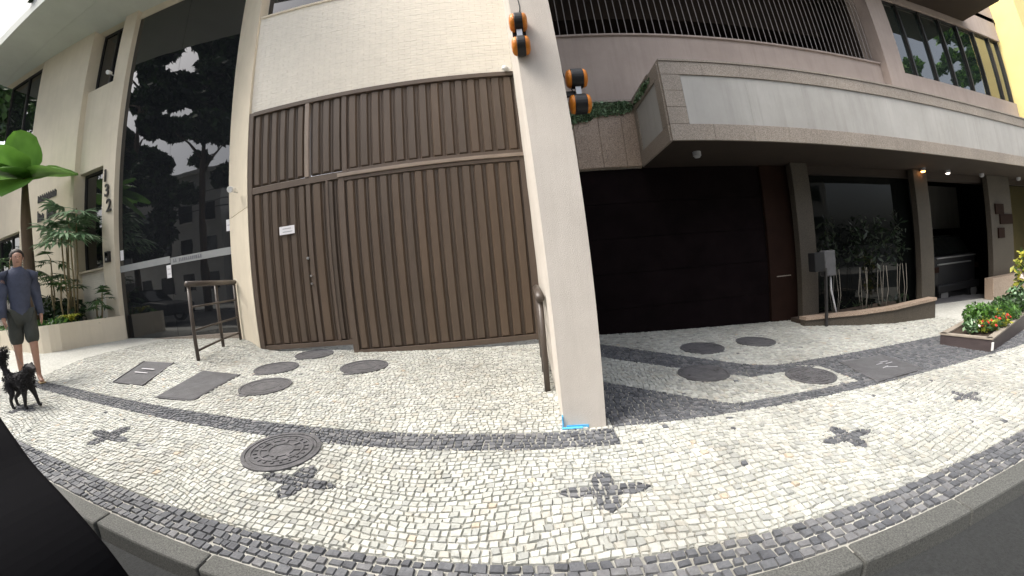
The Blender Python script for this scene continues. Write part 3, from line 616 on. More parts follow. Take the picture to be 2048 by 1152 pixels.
xs = [9.15, 9.75, 10.7, 11.65, 12.6, 13.55, 14.5, 15.1]
for i in range(7): MB().box(xs[i] + .03, xs[i + 1] - .03, RY + .12, RY + .14, 3.83, 5.80).build('window_pane', m_glass_g, Rb)
for xx in xs: MB().box(xx - .028, xx + .028, RY + .06, RY + .16, 3.802, 5.818).build('window_mullion', m_blackmetal, Rb)
MB().box(9.18, 15.07, RY + .07, RY + .15, 3.802, 3.828).build('window_rail', m_blackmetal, Rb); MB().box(9.18, 15.07, RY + .07, RY + .15, 5.79, 5.817).build('window_rail', m_blackmetal, Rb)
# ground floor under the balcony
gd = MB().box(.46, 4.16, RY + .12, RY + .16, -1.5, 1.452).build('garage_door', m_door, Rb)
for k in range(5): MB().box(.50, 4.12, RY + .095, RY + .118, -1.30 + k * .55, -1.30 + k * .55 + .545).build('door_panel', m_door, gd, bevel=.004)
MB().box(4.16, 5.0, RY + .06, RY + .3, -1.6, 1.45).build('side_wall', m_redwall, Rb); MB().box(4.3, 4.62, RY + .05, RY + .058, -.50, -.485).build('metal_strip', m_gran_l, Rb)
for x0, x1 in ((4.68, 5.07), (8.27, 8.80), (11.75, 13.1)): MB().box(x0, x1, 5.28, 5.42, -2.2, 1.452).build('column', m_col, Rb, bevel=.01)
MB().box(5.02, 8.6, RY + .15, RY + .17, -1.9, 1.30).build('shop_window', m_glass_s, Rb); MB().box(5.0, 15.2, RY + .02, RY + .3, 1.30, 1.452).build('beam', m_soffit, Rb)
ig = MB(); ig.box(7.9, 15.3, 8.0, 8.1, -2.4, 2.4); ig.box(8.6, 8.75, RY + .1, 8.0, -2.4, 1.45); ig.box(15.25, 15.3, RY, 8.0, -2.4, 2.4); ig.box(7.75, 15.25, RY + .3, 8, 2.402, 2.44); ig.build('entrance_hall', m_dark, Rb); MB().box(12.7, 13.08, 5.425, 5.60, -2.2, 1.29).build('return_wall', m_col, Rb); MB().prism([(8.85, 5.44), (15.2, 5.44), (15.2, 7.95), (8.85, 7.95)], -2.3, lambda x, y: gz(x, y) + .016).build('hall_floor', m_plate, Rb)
MB().box(13.2, 15.1, 7.94, 7.99, .25, 1.65).build('wall_panel', m_panel, Rb)
MB().box(13.1, 15.2, 5.56, 5.58, -2.2, 1.30).build('shop_window', m_glass_s, Rb)
cap = MB().box(11.2, 13.3, 5.04, 5.275, -2.2, -1.08).build('column_plinth', m_gran, Rb, bevel=.01)
for x0, x1, z0, z1 in ((12.0, 12.5, .47, .73), (12.24, 13.02, .21, .465), (12.08, 12.45, -.14, .12)): MB().box(x0, x1, 5.24, 5.277, z0, z1).build('wall_plaque', m_redwall, Rb)
MB().box(12.65, 13.15, 5.02, 5.037, -1.7, -1.2).build('meter_hatch', m_door, Rb)
# low planting bed between the columns
bed = thing('planting_bed', (6, 4.5, -1.4), 'low granite edged planting bed between two columns under the balcony', 'planter')
lw = [(4.42, 4.93), (4.84, 4.78), (5.32, 4.56), (6.02, 4.38), (7.24, 4.33)]
mb = MB()
for i in range(4):
    a, b2 = lw[i], lw[i + 1]; T = lambda p: -1.20 + (p[0] - 4.4) * .028; mb.hexa([(a[0], a[1], -2), (b2[0], b2[1], -2), (b2[0], b2[1] + .12, -2), (a[0], a[1] + .12, -2)], [(a[0], a[1], T(a)), (b2[0], b2[1], T(b2)), (b2[0], b2[1] + .12, T(b2)), (a[0], a[1] + .12, T(a))])
mb.build('kerb_wall', m_col, bed)
mb = MB()
for i in range(4):
    a, b2 = lw[i], lw[i + 1]; T = lambda p: -1.198 + (p[0] - 4.4) * .028; mb.hexa([(a[0], a[1] - .03, T(a)), (b2[0], b2[1] - .03, T(b2)), (b2[0], b2[1] + .15, T(b2)), (a[0], a[1] + .15, T(a))], [(a[0], a[1] - .03, T(a) + .05), (b2[0], b2[1] - .03, T(b2) + .05), (b2[0], b2[1] + .15, T(b2) + .05), (a[0], a[1] + .15, T(a) + .05)])
mb.build('coping', m_gran, bed)
MB().prism([(4.5, 5.0), (5.3, 4.7), (6.0, 4.5), (7.3, 4.46), (7.3, 5.4), (4.5, 5.4)], -2, -1.22).build('soil', m_soil, bed)
# lamps under the balcony
def lamp(x, y, z, label, mat):
    t = thing('ceiling_lamp', (x, y, z), label, 'lamp'); MB().drum((x, y, z - .03), (0, 0, 1), .06, .06, 16).build('housing', m_print, t); MB().drum((x, y, z - .065), (0, 0, -1), .05, .02, 16, 0, [(.05, 0), (.04, .02), (0, .026)]).build('diffuser', mat, t, True)
m_lit = emit('lit_lamp_orange', (1, .40, .10), 6); m_lit2 = emit('lit_lamp_white', (1, .9, .8), 2)
lamp(2.55, 4.75, 1.455, 'small white ceiling lamp under the balcony above the garage door', m_print); lamp(8.55, 5.2, 1.452, 'glowing orange lamp beside the second column', m_lit); lamp(9.6, 5.2, 1.452, 'tiny white lamp in the hall entrance right of the orange lamp', m_lit2); lamp(11.3, 5.2, 1.452, 'white ceiling lamp left of the wide column', m_print); lamp(13.6, 5.2, 1.452, 'white ceiling lamp right of the wide column', m_print)
fl = thing('floodlight', (.62, 5.2, 1.34), 'grey floodlight under the granite fascia beside the pillar wall', 'light'); MB().obox((.62, 5.2, 1.34), (1, .2, -.3), (-.2, 1, .1), .09, .05, .07).build('head', m_alu, fl); MB().box(.60, .64, 5.2, 5.46, 1.36, 1.39).build('arm', m_alu, fl)
# letter boxes on posts
pm = thing('mailbox_post', (4.74, 4.85, gz(4.74, 4.85)), 'dark letter box on a slim post in front of the first column', 'mailbox'); z0 = gz(4.74, 4.85)
MB().box(4.72, 4.76, 4.74, 4.78, z0, z0 + .95).build('post', m_blackmetal, pm); MB().box(4.46, 4.68, 4.70, 4.86, -.42, -.12).build('box', m_black, pm, bevel=.01); MB().box(4.66, 4.74, 4.75, 4.79, -.30, -.26).build('arm', m_blackmetal, pm)
pb = thing('grey_mailbox', (5.05, 4.85, -.45), 'pale grey box with a curved pipe beside the dark letter box', 'mailbox'); MB().box(4.80, 5.06, 4.82, 4.95, -.52, -.10).build('box', m_plate, pb, bevel=.02); MB().tube([(4.97, 4.88, -.52), (4.98, 4.88, -.75), (5.04, 4.87, -1.0), (5.10, 4.86, -1.22)], .016, 8).build('pipe', m_print, pb, True)
# yellow house beyond
yb = thing('yellow_building', (19, 8, -1.8), 'bright yellow building at the far right edge', 'building'); MB().box(15.32, 26, 4.75, 14, -3, 9).build('wall', m_yellow, yb); MB().box(15.25, 26, 4.6, 14, 9, 9.3).build('roof_edge', m_yellow, yb)
MB().box(17, 18.4, 4.72, 4.748, 4.2, 6).build('window', m_glass_g, yb); MB().box(20, 21.4, 4.72, 4.748, 4.2, 6).build('window', m_glass_g, yb)

# ------------------------------------------------------------------ plants
def strip(mb, pts, widths, side, fold=0.):
    """a leaf blade along pts; side = sideways direction"""
    s_ = Vector(side).normalized(); o = len(mb.v); n = len(pts)
    for p, w_ in zip(pts, widths):
        p = Vector(p); mb.v += [tuple(p - s_ * w_ + Vector((0, 0, fold * w_))), tuple(p), tuple(p + s_ * w_ + Vector((0, 0, fold * w_)))]
    for i in range(n - 1):
        for k in (0, 1): mb.f.append((o + 3 * i + k, o + 3 * i + k + 1, o + 3 * i + 4 + k, o + 3 * i + 3 + k)); mb.mi.append(0)
def fan(parent, base, az, tilt, size, mat, n=9, spread=2.6, wid=.055):
    """one fan frond: petiole and narrow leaflets"""
    mb = MB(); b = Vector(base); d = Vector((math.cos(az) * math.cos(tilt), math.sin(az) * math.cos(tilt), math.sin(tilt))); hub = b + d * size * .45
    mb.tube([b, b.lerp(hub, .5) + Vector((0, 0, size * .02)), hub], .006, 5)
    side = Vector((-math.sin(az), math.cos(az), 0)); upv = d.cross(side)
    for k in range(n):
        a = (k / (n - 1) - .5) * spread; e = (d * math.cos(a) + side * math.sin(a)).normalized(); L = size * random.uniform(.55, .75) * (1 - .15 * abs(a)); dr = random.uniform(.25, .5)
        pts = [hub + e * L * t + Vector((0, 0, -dr * L * t * t)) for t in (0, .35, .7, 1)]; strip(mb, pts, [size * wid * q for q in (.4, 1, .8, .08)], e.cross(upv if abs(e.dot(upv)) < .9 else Vector((0, 0, 1))), .15)
    return mb.build('frond', mat, parent)
def fan_palm(loc, stems, label, mat, size=.6, nf=7, up=.5):
    x, y = loc; z = gz(x, y) + .35 if x < -8 else gz(x, y); t = thing('fan_palm', (x, y, z), label, 'palm', 'palms in the curved planter')
    for dx, dy, ztop in stems:
        b = Vector((x + dx * .3, y + dy * .3, z - .05)); tp = Vector((x + dx, y + dy, ztop)); mid = b.lerp(tp, .5) + Vector((random.uniform(-.05, .05), random.uniform(-.05, .05), 0))
        MB().tube([b, mid, tp], [.022, .02, .016], 7).build('stem', m_stem, t, True)
        a0 = random.uniform(0, 6)
        for k in range(nf):
            fan(t, tp - Vector((0, 0, random.uniform(0, .35) * size)), a0 + k * 2.4 + random.uniform(-.3, .3), random.uniform(-.25, up), size * random.uniform(.8, 1.15), mat)
    return t
planter = thing('curved_planter', (-9.5, 3.3, -.6), 'low cream planter wall curving out from the entrance, full of plants', 'planter')
pp = [(-8.70, 4.90), (-8.88, 4.40), (-9.00, 3.90), (-9.04, 3.55), (-9.14, 3.36), (-9.32, 3.26), (-9.6, 3.22), (-10.2, 3.20), (-13, 3.22), (-20, 3.25)]
inn = [(-8.85, 4.90), (-9.02, 4.42), (-9.14, 3.92), (-9.18, 3.60), (-9.26, 3.46), (-9.40, 3.39), (-9.64, 3.36), (-10.2, 3.34), (-13, 3.36), (-20, 3.39)]
mb = MB()
for i in range(len(pp) - 1):
    a, b_, c, d = pp[i], pp[i + 1], inn[i + 1], inn[i]; mb.hexa([(*a, -1.1), (*b_, -1.1), (*c, -1.1), (*d, -1.1)], [(*a, -.045), (*b_, -.045), (*c, -.045), (*d, -.045)])
mb.build('wall', m_cream, planter)
MB().prism(inn + [(-20, 5.2), (-8.85, 5.2)], -1.0, -.16).build('soil', m_soil, planter)
gc = foliage('ground_cover', [(-9.5 - .55 * k, 3.75 + .25 * math.sin(k * 2.1), -.12 + .05 * math.sin(k), .45, .42, .2) for k in range(14)] + [(-9.1, 4.5, -.15, .25, .3, .14)], 5200, .055, [m_leaf, m_leaf, m_leaf_b], None, .6, .5, 3)
tag(gc, 'low bright green ground cover filling the curved cream planter', 'ground cover', kind='stuff')
db = thing('dark_shrub', (-10.3, 4.3, -.15), 'dark leafy shrub low in the curved planter behind the walker', 'shrub', 'shrubs in the curved planter'); foliage('foliage', [(-10.3, 4.3, .15, .8, .3, .4), (-11.2, 4.2, .2, .6, .3, .45)], 1500, .07, m_leaf_d, db, .45, .6, 5); MB().tube([(-10.3, 4.3, -.2), (-10.3, 4.3, .2)], .02, 6).build('stem', m_bark, db)
fan_palm((-9.85, 4.25), [(0, 0, 2.25), (.2, .1, 2.45), (-.25, .05, 2.05), (.05, -.2, 1.85), (.3, -.1, 2.0)], 'tallest pale fan palm in front of the sign and the dark window', m_leaf_p, .74, 8, .7)
fan_palm((-10.6, 4.1), [(0, 0, 1.45), (-.25, .1, 1.15), (.2, -.1, 1.0)], 'shorter green fan palm left of the tallest palm', m_leaf, .5, 6, .5)
fan_palm((-9.9, 4.05), [(0, 0, .95), (.2, .1, .75)], 'small fan palm with dark leaves low beside the cane stems', m_leaf, .42, 6, .5)
fan_palm((-9.15, 4.5), [(0, 0, .35), (.1, .1, .5)], 'tiny fan palm against the brick panel beside the pilaster', m_leaf, .38, 6, .8)
fan_palm((-11.6, 3.9), [(0, 0, 1.5), (.1, -.15, 1.2), (-.2, 0, .8)], 'fan palm with long dark leaves directly behind the walker', m_leaf_d, .55, 6, .5)
br = thing('bromeliad', (-9.35, 3.95, -.16), 'yellow green spiky rosette plant at the front of the planter', 'plant'); mb = MB()
for k in range(14):
    a = k * 2.4; e = Vector((math.cos(a), math.sin(a), 0)); strip(mb, [Vector((-9.35, 3.95, -.1)) + e * r_ + Vector((0, 0, z_)) for r_, z_ in ((0, 0), (.1, .16), (.2, .22), (.3, .16))], [.02, .028, .022, .003], (-e.y, e.x, 0), .3)
mb.build('leaves', m_leaf_y, br)
# tall plant with huge round leaves behind the walker
bl = thing('big_leaf_tree', (-10.9, 3.75, -.15), 'slim tree with a few huge glossy green leaves above the walker', 'tree')
MB().tube([(-10.9, 3.75, -.2), (-10.95, 3.72, 1.2), (-10.9, 3.65, 2.3), (-10.92, 3.6, 3.35)], [.12, .14, .13, .06], 10).build('trunk', m_bark, bl, True)
def big_leaf(base, d, L, W, mat):
    mb = MB(); d = Vector(d).normalized(); s_ = d.cross(Vector((0, 0, 1))).normalized(); n_ = 9; o = Vector(base); up_ = s_.cross(d)
    for i in range(n_):
        t_ = i / (n_ - 1); w_ = W * math.sin(math.pi * min(1, (t_ * .93 + .05))) ** .6 * random.uniform(.9, 1.06); c = o + d * L * t_ + Vector((0, 0, -.22 * L * t_ * t_))
        for k in range(-3, 4): mb.v.append(tuple(c + s_ * w_ * k / 3 + up_ * (.16 * abs(k) / 3 * w_ + .035 * L * math.sin(k * 2.9 + i * 1.3) * .35 - .10 * W * (abs(k) / 3) ** 2 * t_)))
    for i in range(n_ - 1):
        for k in range(6): mb.f.append((i * 7 + k, i * 7 + k + 1, (i + 1) * 7 + k + 1, (i + 1) * 7 + k)); mb.mi.append(0)
    mb.build('leaf', mat, bl, True)
for d, L, W in (((.1, -.2, .9), 1.4, .58), ((.9, .3, .12), 1.7, .42), ((.2, -.6, .6), 1.2, .5), ((.5, -.5, -.25), 1.2, .5), ((-.2, -.9, .25), 1.5, .5), ((-.9, -.3, .3), 1.6, .5), ((.4, .7, .3), 1.3, .45), ((.5, -.8, .1), 1.3, .42)): big_leaf((-10.92, 3.6, 3.3), d, L, W, m_leaf_b)
# trees
def tree(loc, h, crown, n, size, mats, label, cat='tree', group=None, seed=1, tr=.18, leanx=0.):
    x, y, z = loc; t = thing('street_tree', loc, label, cat, group); top = z + h
    MB().tube([(x, y, z - .1), (x + leanx * .4, y, z + h * .35), (x + leanx, y + .1, z + h * .8)], [tr, tr * .8, tr * .35], 10).build('trunk', m_bark, t, True)
    r = random.Random(seed)
    for k in range(6):
        a = k * 1.05 + r.random(); zz = z + h * r.uniform(.4, .7); R = r.uniform(1.2, 2.4); c = Vector((x + leanx * .7, y, zz)); e = c + Vector((math.cos(a) * R, math.sin(a) * R, r.uniform(.8, 2))); MB().tube([c, c.lerp(e, .5) + Vector((0, 0, .2)), e], [tr * .4, tr * .28, tr * .1], 7).build('limb', m_bark, t, True)
    foliage('crown', crown, n, size, mats, t, .55, .6, seed)
    return t
def crown(cx, cy, z0, z1, R, k, seed):
    r = random.Random(seed); out = []
    for i in range(k):
        a = r.uniform(0, 6.28); q = R * math.sqrt(r.random()); zz = r.uniform(z0, z1); s_ = r.uniform(.6, 1.25); out.append((cx + q * math.cos(a), cy + q * math.sin(a), zz, s_ * 1.1, s_ * 1.1, s_ * .8))
    return out
tree((-19.5, 4.0, gz(-19.5, 4)), 9, crown(-19.5, 4.0, 2.5, 9, 2.6, 22, 11), 9000, .16, [m_leaf, m_leaf_d], 'leafy green tree beyond the left end of the cream building', seed=11)
tree((-27, .3, gz(-27, .3)), 15, crown(-26.5, 1.2, 10.0, 16, 4.4, 34, 12), 11000, .17, [m_leaf, m_leaf_b], 'tall street tree at the far upper left behind the balcony', seed=12)
fan_palm((-14, 4.2), [(0, 0, 1.9), (.3, 0, 1.4), (-.3, .1, 1.0)], 'leafy palm at the left edge of the photo behind the walker', m_leaf, .7, 7, .6)
# balcony greenery
for i, (xx, lb) in enumerate(((-9.6, 'trailing plant over the balcony edge, right one at upper left'), (-11.4, 'trailing plant over the balcony edge, left one at upper left'))):
    t = thing('trailing_plant', (xx, 3.15, 8.7), lb, 'plant'); foliage('foliage', [(xx, 3.1, 8.55, .35, .1, .3), (xx + .2, 3.1, 8.2, .18, .08, .35)], 350, .07, m_leaf_d, t, .5, .6, 20 + i)
# ivy on the granite fascia
iv = thing('ivy', (1.0, 5.42, 2.3), 'thin green ivy creeping over the granite fascia left of the balcony', 'ivy')
foliage('leaves', [(.75, 5.425, 2.48, .35, .02, .1), (1.3, 5.425, 2.49, .5, .02, .08), (1.75, 5.425, 2.46, .22, .02, .11), (.72, 5.425, 2.25, .24, .02, .2), (.95, 5.425, 2.33, .35, .02, .12), (.68, 5.425, 2.02, .12, .02, .16), (1.4, 5.425, 2.38, .4, .02, .07), (1.93, 4.95, 2.48, .02, .45, .07)], 4200, .027, [m_ivy, m_leaf_p], iv, .7, .6, 31)
foliage('leaves', [(.60, 5.56, 2.75 + .13 * k, .05, .015, .08) for k in range(9)], 160, .022, m_ivy, iv, .7, .6, 32)
st = MB()
for k in range(9): x0 = .5 + k * .15; st.tube([(x0, 5.438, 2.56), (x0 + random.uniform(-.1, .1), 5.438, 2.3), (x0 + random.uniform(-.15, .15), 5.438, 2.12 if k < 4 else 2.4)], .003, 4)
tag(st.build('vines', m_bark, iv), kind='stuff')
iv2 = thing('ivy_sprig', (.52, 5.3, gz(.5, 5.3)), 'small dry weed at the foot of the pillar wall by the garage door', 'plant'); foliage('leaves', [(.52, 5.2, -.85, .05, .1, .25)], 90, .03, m_leaf_d, iv2, .5, .6, 33)
# shrubs with pale stems in the dark bed
for i, (xx, yy) in enumerate(((5.35, 5.15), (5.95, 5.0), (6.45, 4.95), (7.0, 4.9))):
    t = thing('bed_shrub', (xx, yy, -1.22), ('shrub nearest the grey mailbox in the dark bed', 'second pale stemmed shrub in the dark bed', 'third pale stemmed shrub in the dark bed', 'leafy shrub against the second column in the dark bed')[i], 'shrub', 'shrubs with pale stems in the dark bed')
    for k in range(4):
        a = k * 1.7 + i; MB().tube([(xx + .05 * math.cos(a), yy + .05 * math.sin(a), -1.24), (xx + .1 * math.cos(a + .4), yy + .08 * math.sin(a), -.9), (xx + .06 * math.cos(a + 1), yy + .06 * math.sin(a), -.45)], [.008, .006, .004], 6).build('stem', m_paletwig, t, True)
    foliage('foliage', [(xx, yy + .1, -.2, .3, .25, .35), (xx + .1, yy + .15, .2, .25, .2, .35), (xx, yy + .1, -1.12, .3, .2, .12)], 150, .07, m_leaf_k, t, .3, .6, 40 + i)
# flower box at the right
fbx = thing('flower_box', (6.3, 2.9, gz(6.3, 2.9)), 'low dark flower box with a pale rim on the right pavement', 'planter')
ex = Vector((2.09, .43)).normalized(); p0, p1 = Vector((5.22, 3.03)), Vector((5.41, 2.42)); p2, p3 = p1 + ex * 3.4, p0 + ex * 3.4; cor = [p0, p1, p2, p3]; cen = sum(cor, Vector((0, 0))) / 4
for i in range(4):
    a, b_ = cor[i], cor[(i + 1) % 4]; nn = Vector((-(b_ - a).y, (b_ - a).x)).normalized()
    if nn.dot(cen - a) < 0: nn = -nn
    MB().hexa([(a.x, a.y, gz(a.x, a.y) - .05), (b_.x, b_.y, gz(b_.x, b_.y) - .05), (*(b_ + nn * .05), -1.7), (*(a + nn * .05), -1.7)], [(a.x, a.y, -1.245), (b_.x, b_.y, -1.245), (*(b_ + nn * .05), -1.245), (*(a + nn * .05), -1.245)]).build('side_board', m_woodbox, fbx)
    MB().hexa([(*(a - nn * .012), -1.243), (*(b_ - nn * .012), -1.243), (*(b_ + nn * .07), -1.243), (*(a + nn * .07), -1.243)], [(*(a - nn * .012), -1.222), (*(b_ - nn * .012), -1.222), (*(b_ + nn * .07), -1.222), (*(a + nn * .07), -1.222)]).build('rim', m_rim, fbx)
MB().prism([tuple(c.lerp(cen, .05)) for c in cor], -1.7, -1.25).build('soil', m_soil, fbx)
MB().obox((*(p1 - Vector((.004, .012))), -1.32), (.95, -.3, 0), (0, 0, 1), .018, .05, .004).build('corner_bracket', m_whitep, fbx)
def bush(loc, R, h, n, size, mats, label, flowers=0, fm=None, seed=0, name='flower_bush', asp=.5):
    x, y, z = loc; t = thing(name, loc, label, 'plant', 'plants in the flower box'); foliage('foliage', [(x, y, z + h * .55, R, R * .8, h * .5), (x + R * .3, y - R * .2, z + h * .4, R * .6, R * .6, h * .4)], n, size, mats, t, asp, .55, seed)
    MB().tube([(x, y, z - .02), (x, y, z + h * .5)], .012, 6).build('stem', m_stem, t)
    r = random.Random(seed)
    for k in range(flowers):
        c = (x + r.uniform(-R, R) * .85, y - r.uniform(.2, .8) * R, z + h * r.uniform(.45, .95)); q = r.uniform(.012, .022); MB().drum(c, (r.uniform(-.5, .5), -.8, .6), q, q, 8, 0, [(0, -q * .3), (q, q * .2), (q * .7, q * .7), (0, q * .4)]).build('flower', fm, t)
bush((5.95, 2.86, -1.25), .28, .34, 1700, .03, [m_leaf_b, m_leaf_b, m_leaf], 'bright green rounded bush in the flower box', 0, None, 51)
bush((5.78, 2.70, -1.25), .22, .22, 500, .03, [m_leaf, m_leaf_y], 'bush with red flowers at the front of the flower box', 9, m_red, 52)
bush((6.15, 2.72, -1.25), .24, .24, 500, .035, [m_leaf, m_leaf_y], 'bush with red and yellowish flowers right of the front bush in the box', 6, m_red, 53)
bush((5.50, 2.76, -1.25), .12, .24, 160, .03, [m_leaf, m_leaf_p], 'small plant with pale blossoms at the left corner of the flower box', 3, m_petal, 54)
bush((6.75, 2.92, -1.25), .34, .26, 1700, .05, [m_leaf, m_leaf_b], 'fine leaved green bush in the middle of the flower box', 0, None, 55, asp=.14)
bush((7.45, 3.05, -1.25), .34, .28, 900, .04, [m_leaf, m_leaf_d], 'bluish green bush toward the far end of the flower box', 0, None, 56)
bush((8.1, 3.2, -1.25), .3, .34, 500, .04, [m_leaf_p, m_leaf_d], 'grey green bush at the far end of the flower box', 0, None, 57)
yp = thing('yellow_leaf_plant', (9.3, 3.6, gz(9.3, 3.6)), 'tall plant with yellow green leaves at the right edge', 'plant'); foliage('foliage', [(9.3, 3.6, -.75, .22, .2, .45), (9.4, 3.6, -1.2, .3, .25, .3)], 300, .075, [m_leaf_y, m_leaf_y, m_leaf, m_petal], yp, .5, .7, 58); MB().tube([(9.3, 3.6, -1.7), (9.3, 3.6, -.6)], .015, 6).build('stem', m_stem, yp)
# ------------------------------------------------------------------ people and animals
def skin_obj(name, joints, edges, mat, parent, place, sub=2):
    me = bpy.data.meshes.new(name); keys = list(joints); off = wloc(parent) if parent else Vector((0, 0, 0))
    me.from_pydata([tuple(place(joints[k][0]) - off) for k in keys], [(keys.index(a), keys.index(b_)) for a, b_ in edges], []); me.materials.append(mat)
    o = bpy.data.objects.new(name, me); COL.objects.link(o); o.parent = parent
    md = o.modifiers.new('skin', 'SKIN'); md.use_smooth_shade = True; md.branch_smoothing = .6
    for i, k in enumerate(keys):
        r_ = joints[k][1]; r_ = r_ if isinstance(r_, tuple) else (r_, r_); me.skin_vertices[0].data[i].radius = r_; me.skin_vertices[0].data[i].use_root = (i == 0)
    sb = o.modifiers.new('sub', 'SUBSURF'); sb.levels = sub; sb.render_levels = sub
    return o
def placer(x, y, z, ang, k):
    c, s_ = math.cos(ang), math.sin(ang); return lambda p: Vector((x + k * (p[0] * c - p[1] * s_), y + k * (p[0] * s_ + p[1] * c), z + k * p[2]))
px, py = -7.06, 2.22; HH = 1.93; pl = placer(px, py, gz(px, py), math.radians(-12), HH)
person = thing('person', (px, py, gz(px, py)), 'person in a navy sweater and dark knee shorts walking a black dog', 'person')
# joints in body heights: x forward, y left, z up
J = {'pelvis': ((0, 0, .52), .058), 'waist': ((.005, 0, .60), .060), 'chest': ((.01, 0, .73), .070), 'neck0': ((.0, 0, .825), .040), 'neck1': ((.008, 0, .865), .030), 'jaw': ((.022, 0, .895), .036), 'head': ((.014, 0, .935), .045), 'crown': ((.006, 0, .975), .033),
     'hl': ((0, .052, .50), .052), 'kl': ((.055, .056, .285), .034), 'al': ((.03, .058, .055), .019), 'bl': ((.075, .062, .022), .019), 'tl': ((.115, .065, .016), .015),
     'hr': ((0, -.052, .50), .052), 'kr': ((-.005, -.054, .285), .034), 'ar': ((-.075, -.054, .075), .019), 'br': ((-.045, -.056, .032), .019), 'tr': ((-.01, -.058, .018), .015),
     'sl': ((0, .100, .80), .028), 'el': ((-.03, .128, .64), .022), 'wl': ((.02, .140, .505), .016), 'pml': ((.035, .141, .472), (.012, .022)),
     'sr': ((0, -.100, .80), .028), 'er': ((.0, -.128, .64), .022), 'wr': ((.055, -.132, .50), .016), 'pmr': ((.07, -.130, .468), (.012, .022))}
E_ = [('pelvis', 'waist'), ('waist', 'chest'), ('chest', 'neck0'), ('neck0', 'neck1'), ('neck1', 'jaw'), ('jaw', 'head'), ('head', 'crown'), ('pelvis', 'hl'), ('hl', 'kl'), ('kl', 'al'), ('al', 'bl'), ('bl', 'tl'), ('pelvis', 'hr'), ('hr', 'kr'), ('kr', 'ar'), ('ar', 'br'), ('br', 'tr'), ('chest', 'sl'), ('sl', 'el'), ('el', 'wl'), ('wl', 'pml'), ('chest', 'sr'), ('sr', 'er'), ('er', 'wr'), ('wr', 'pmr')]
for sd, pm_, sg_ in (('l', 'pml', 1), ('r', 'pmr', -1)):
    bx_, by_, bz_ = J[pm_][0]
    for i, (dx, ln) in enumerate(((.014, .040), (.005, .046), (-.004, .043), (-.013, .034))):
        J['f%s%d' % (sd, i)] = ((bx_ + dx, by_, bz_ - ln * .5), .0052); J['g%s%d' % (sd, i)] = ((bx_ + dx + .006, by_ - sg_ * .010, bz_ - ln), .0045); E_ += [(pm_, 'f%s%d' % (sd, i)), ('f%s%d' % (sd, i), 'g%s%d' % (sd, i))]
    J['th%s' % sd] = ((bx_ + .022, by_ - sg_ * .012, bz_ - .012), .0058); J['ti%s' % sd] = ((bx_ + .026, by_ - sg_ * .016, bz_ - .03), .005); E_ += [(pm_, 'th%s' % sd), ('th%s' % sd, 'ti%s' % sd)]
J = {k: (v[0], tuple(q * HH for q in v[1]) if isinstance(v[1], tuple) else v[1] * HH) for k, v in J.items()}
skin_obj('body', J, E_, m_skin, person, pl)
def dress(keys, edges, grow, mat, name):
    K = {k: (J[k][0], grow[k] * HH) for k in keys}; return skin_obj(name, K, edges, mat, person, pl)
mb = MB(); rings = [(.50, .066, .082), (.54, .070, .086), (.60, .068, .084), (.68, .074, .094), (.75, .078, .104), (.795, .076, .114), (.825, .064, .096), (.848, .050, .062), (.862, .042, .046)]; NR = 18
for z_, a_, b_ in rings:
    for k in range(NR): q = 2 * math.pi * k / NR; mb.v.append(tuple(pl((a_ * .93 * math.cos(q) + .006, b_ * .88 * math.sin(q), z_ + .004 * math.sin(3 * q)))))
for i in range(len(rings) - 1):
    for k in range(NR): mb.f.append((i * NR + k, i * NR + (k + 1) % NR, (i + 1) * NR + (k + 1) % NR, (i + 1) * NR + k)); mb.mi.append(0)
for sd in 'lr':
    S0, E0, W0 = (Vector(J[c + sd][0]) for c in 'sew'); C0 = S0 * .8 + Vector((.004, 0, .155)); mb.tube([pl(C0), pl(S0), pl(S0.lerp(E0, .5)), pl(E0), pl(E0.lerp(W0, .5)), pl(W0)], [q * HH for q in (.056, .057, .047, .039, .033, .027)], 12)
mb.build('sweater', m_sweater, person, True)
dress(['pelvis', 'hl', 'kl', 'hr', 'kr'], [('pelvis', 'hl'), ('hl', 'kl'), ('pelvis', 'hr'), ('hr', 'kr')], dict(pelvis=.074, hl=.066, kl=.058, hr=.066, kr=.058), m_shorts, 'shorts')
mb = MB(); c = pl((.0, 0, .948))
for i in range(7):
    for k in range(14):
        th, ph = math.pi * .58 * i / 6, 2 * math.pi * k / 14; r_ = .051 * HH; q = pl((0, 0, 0)) - pl((0, 0, 0)); l_ = (math.sin(th) * math.cos(ph) * .062 - .006 - .022 * (i / 6) * (math.cos(ph) > .2), math.sin(th) * math.sin(ph) * .056, .945 + math.cos(th) * .058); mb.v.append(tuple(pl(l_)))
for i in range(6):
    for k in range(14): mb.f.append((i * 14 + k, i * 14 + (k + 1) % 14, (i + 1) * 14 + (k + 1) % 14, (i + 1) * 14 + k)); mb.mi.append(0)
mb.build('hair', m_hair, person, True)
nz = pl((.058, 0, .917)); MB().drum(nz, tuple(pl((.06, 0, .9)) - pl((0, 0, .92))), .012, .02, 8, 0, [(.013, -.014), (.012, 0), (.005, .012), (0, .014)]).build('nose', m_skin, person, True)
for sd in (1, -1):
    MB().drum(pl((.054, sd * .016, .935)), (1, 0, 0), .007, .006, 8).build('eye', m_hair, person); MB().drum(pl((.012, sd * .045, .925)), tuple(pl((0, sd, 0)) - pl((0, 0, 0))), .02, .012, 10).build('ear', m_skin, person, True)
    b0 = J['bl' if sd > 0 else 'br'][0]; MB().obox(pl((b0[0] + .005, b0[1], b0[2] - .017)), tuple(pl((1, 0, 0)) - pl((0, 0, 0))), tuple(pl((0, 1, 0)) - pl((0, 0, 0))), .13, .045, .010).build('sandal', m_sandal, person, bevel=.008)
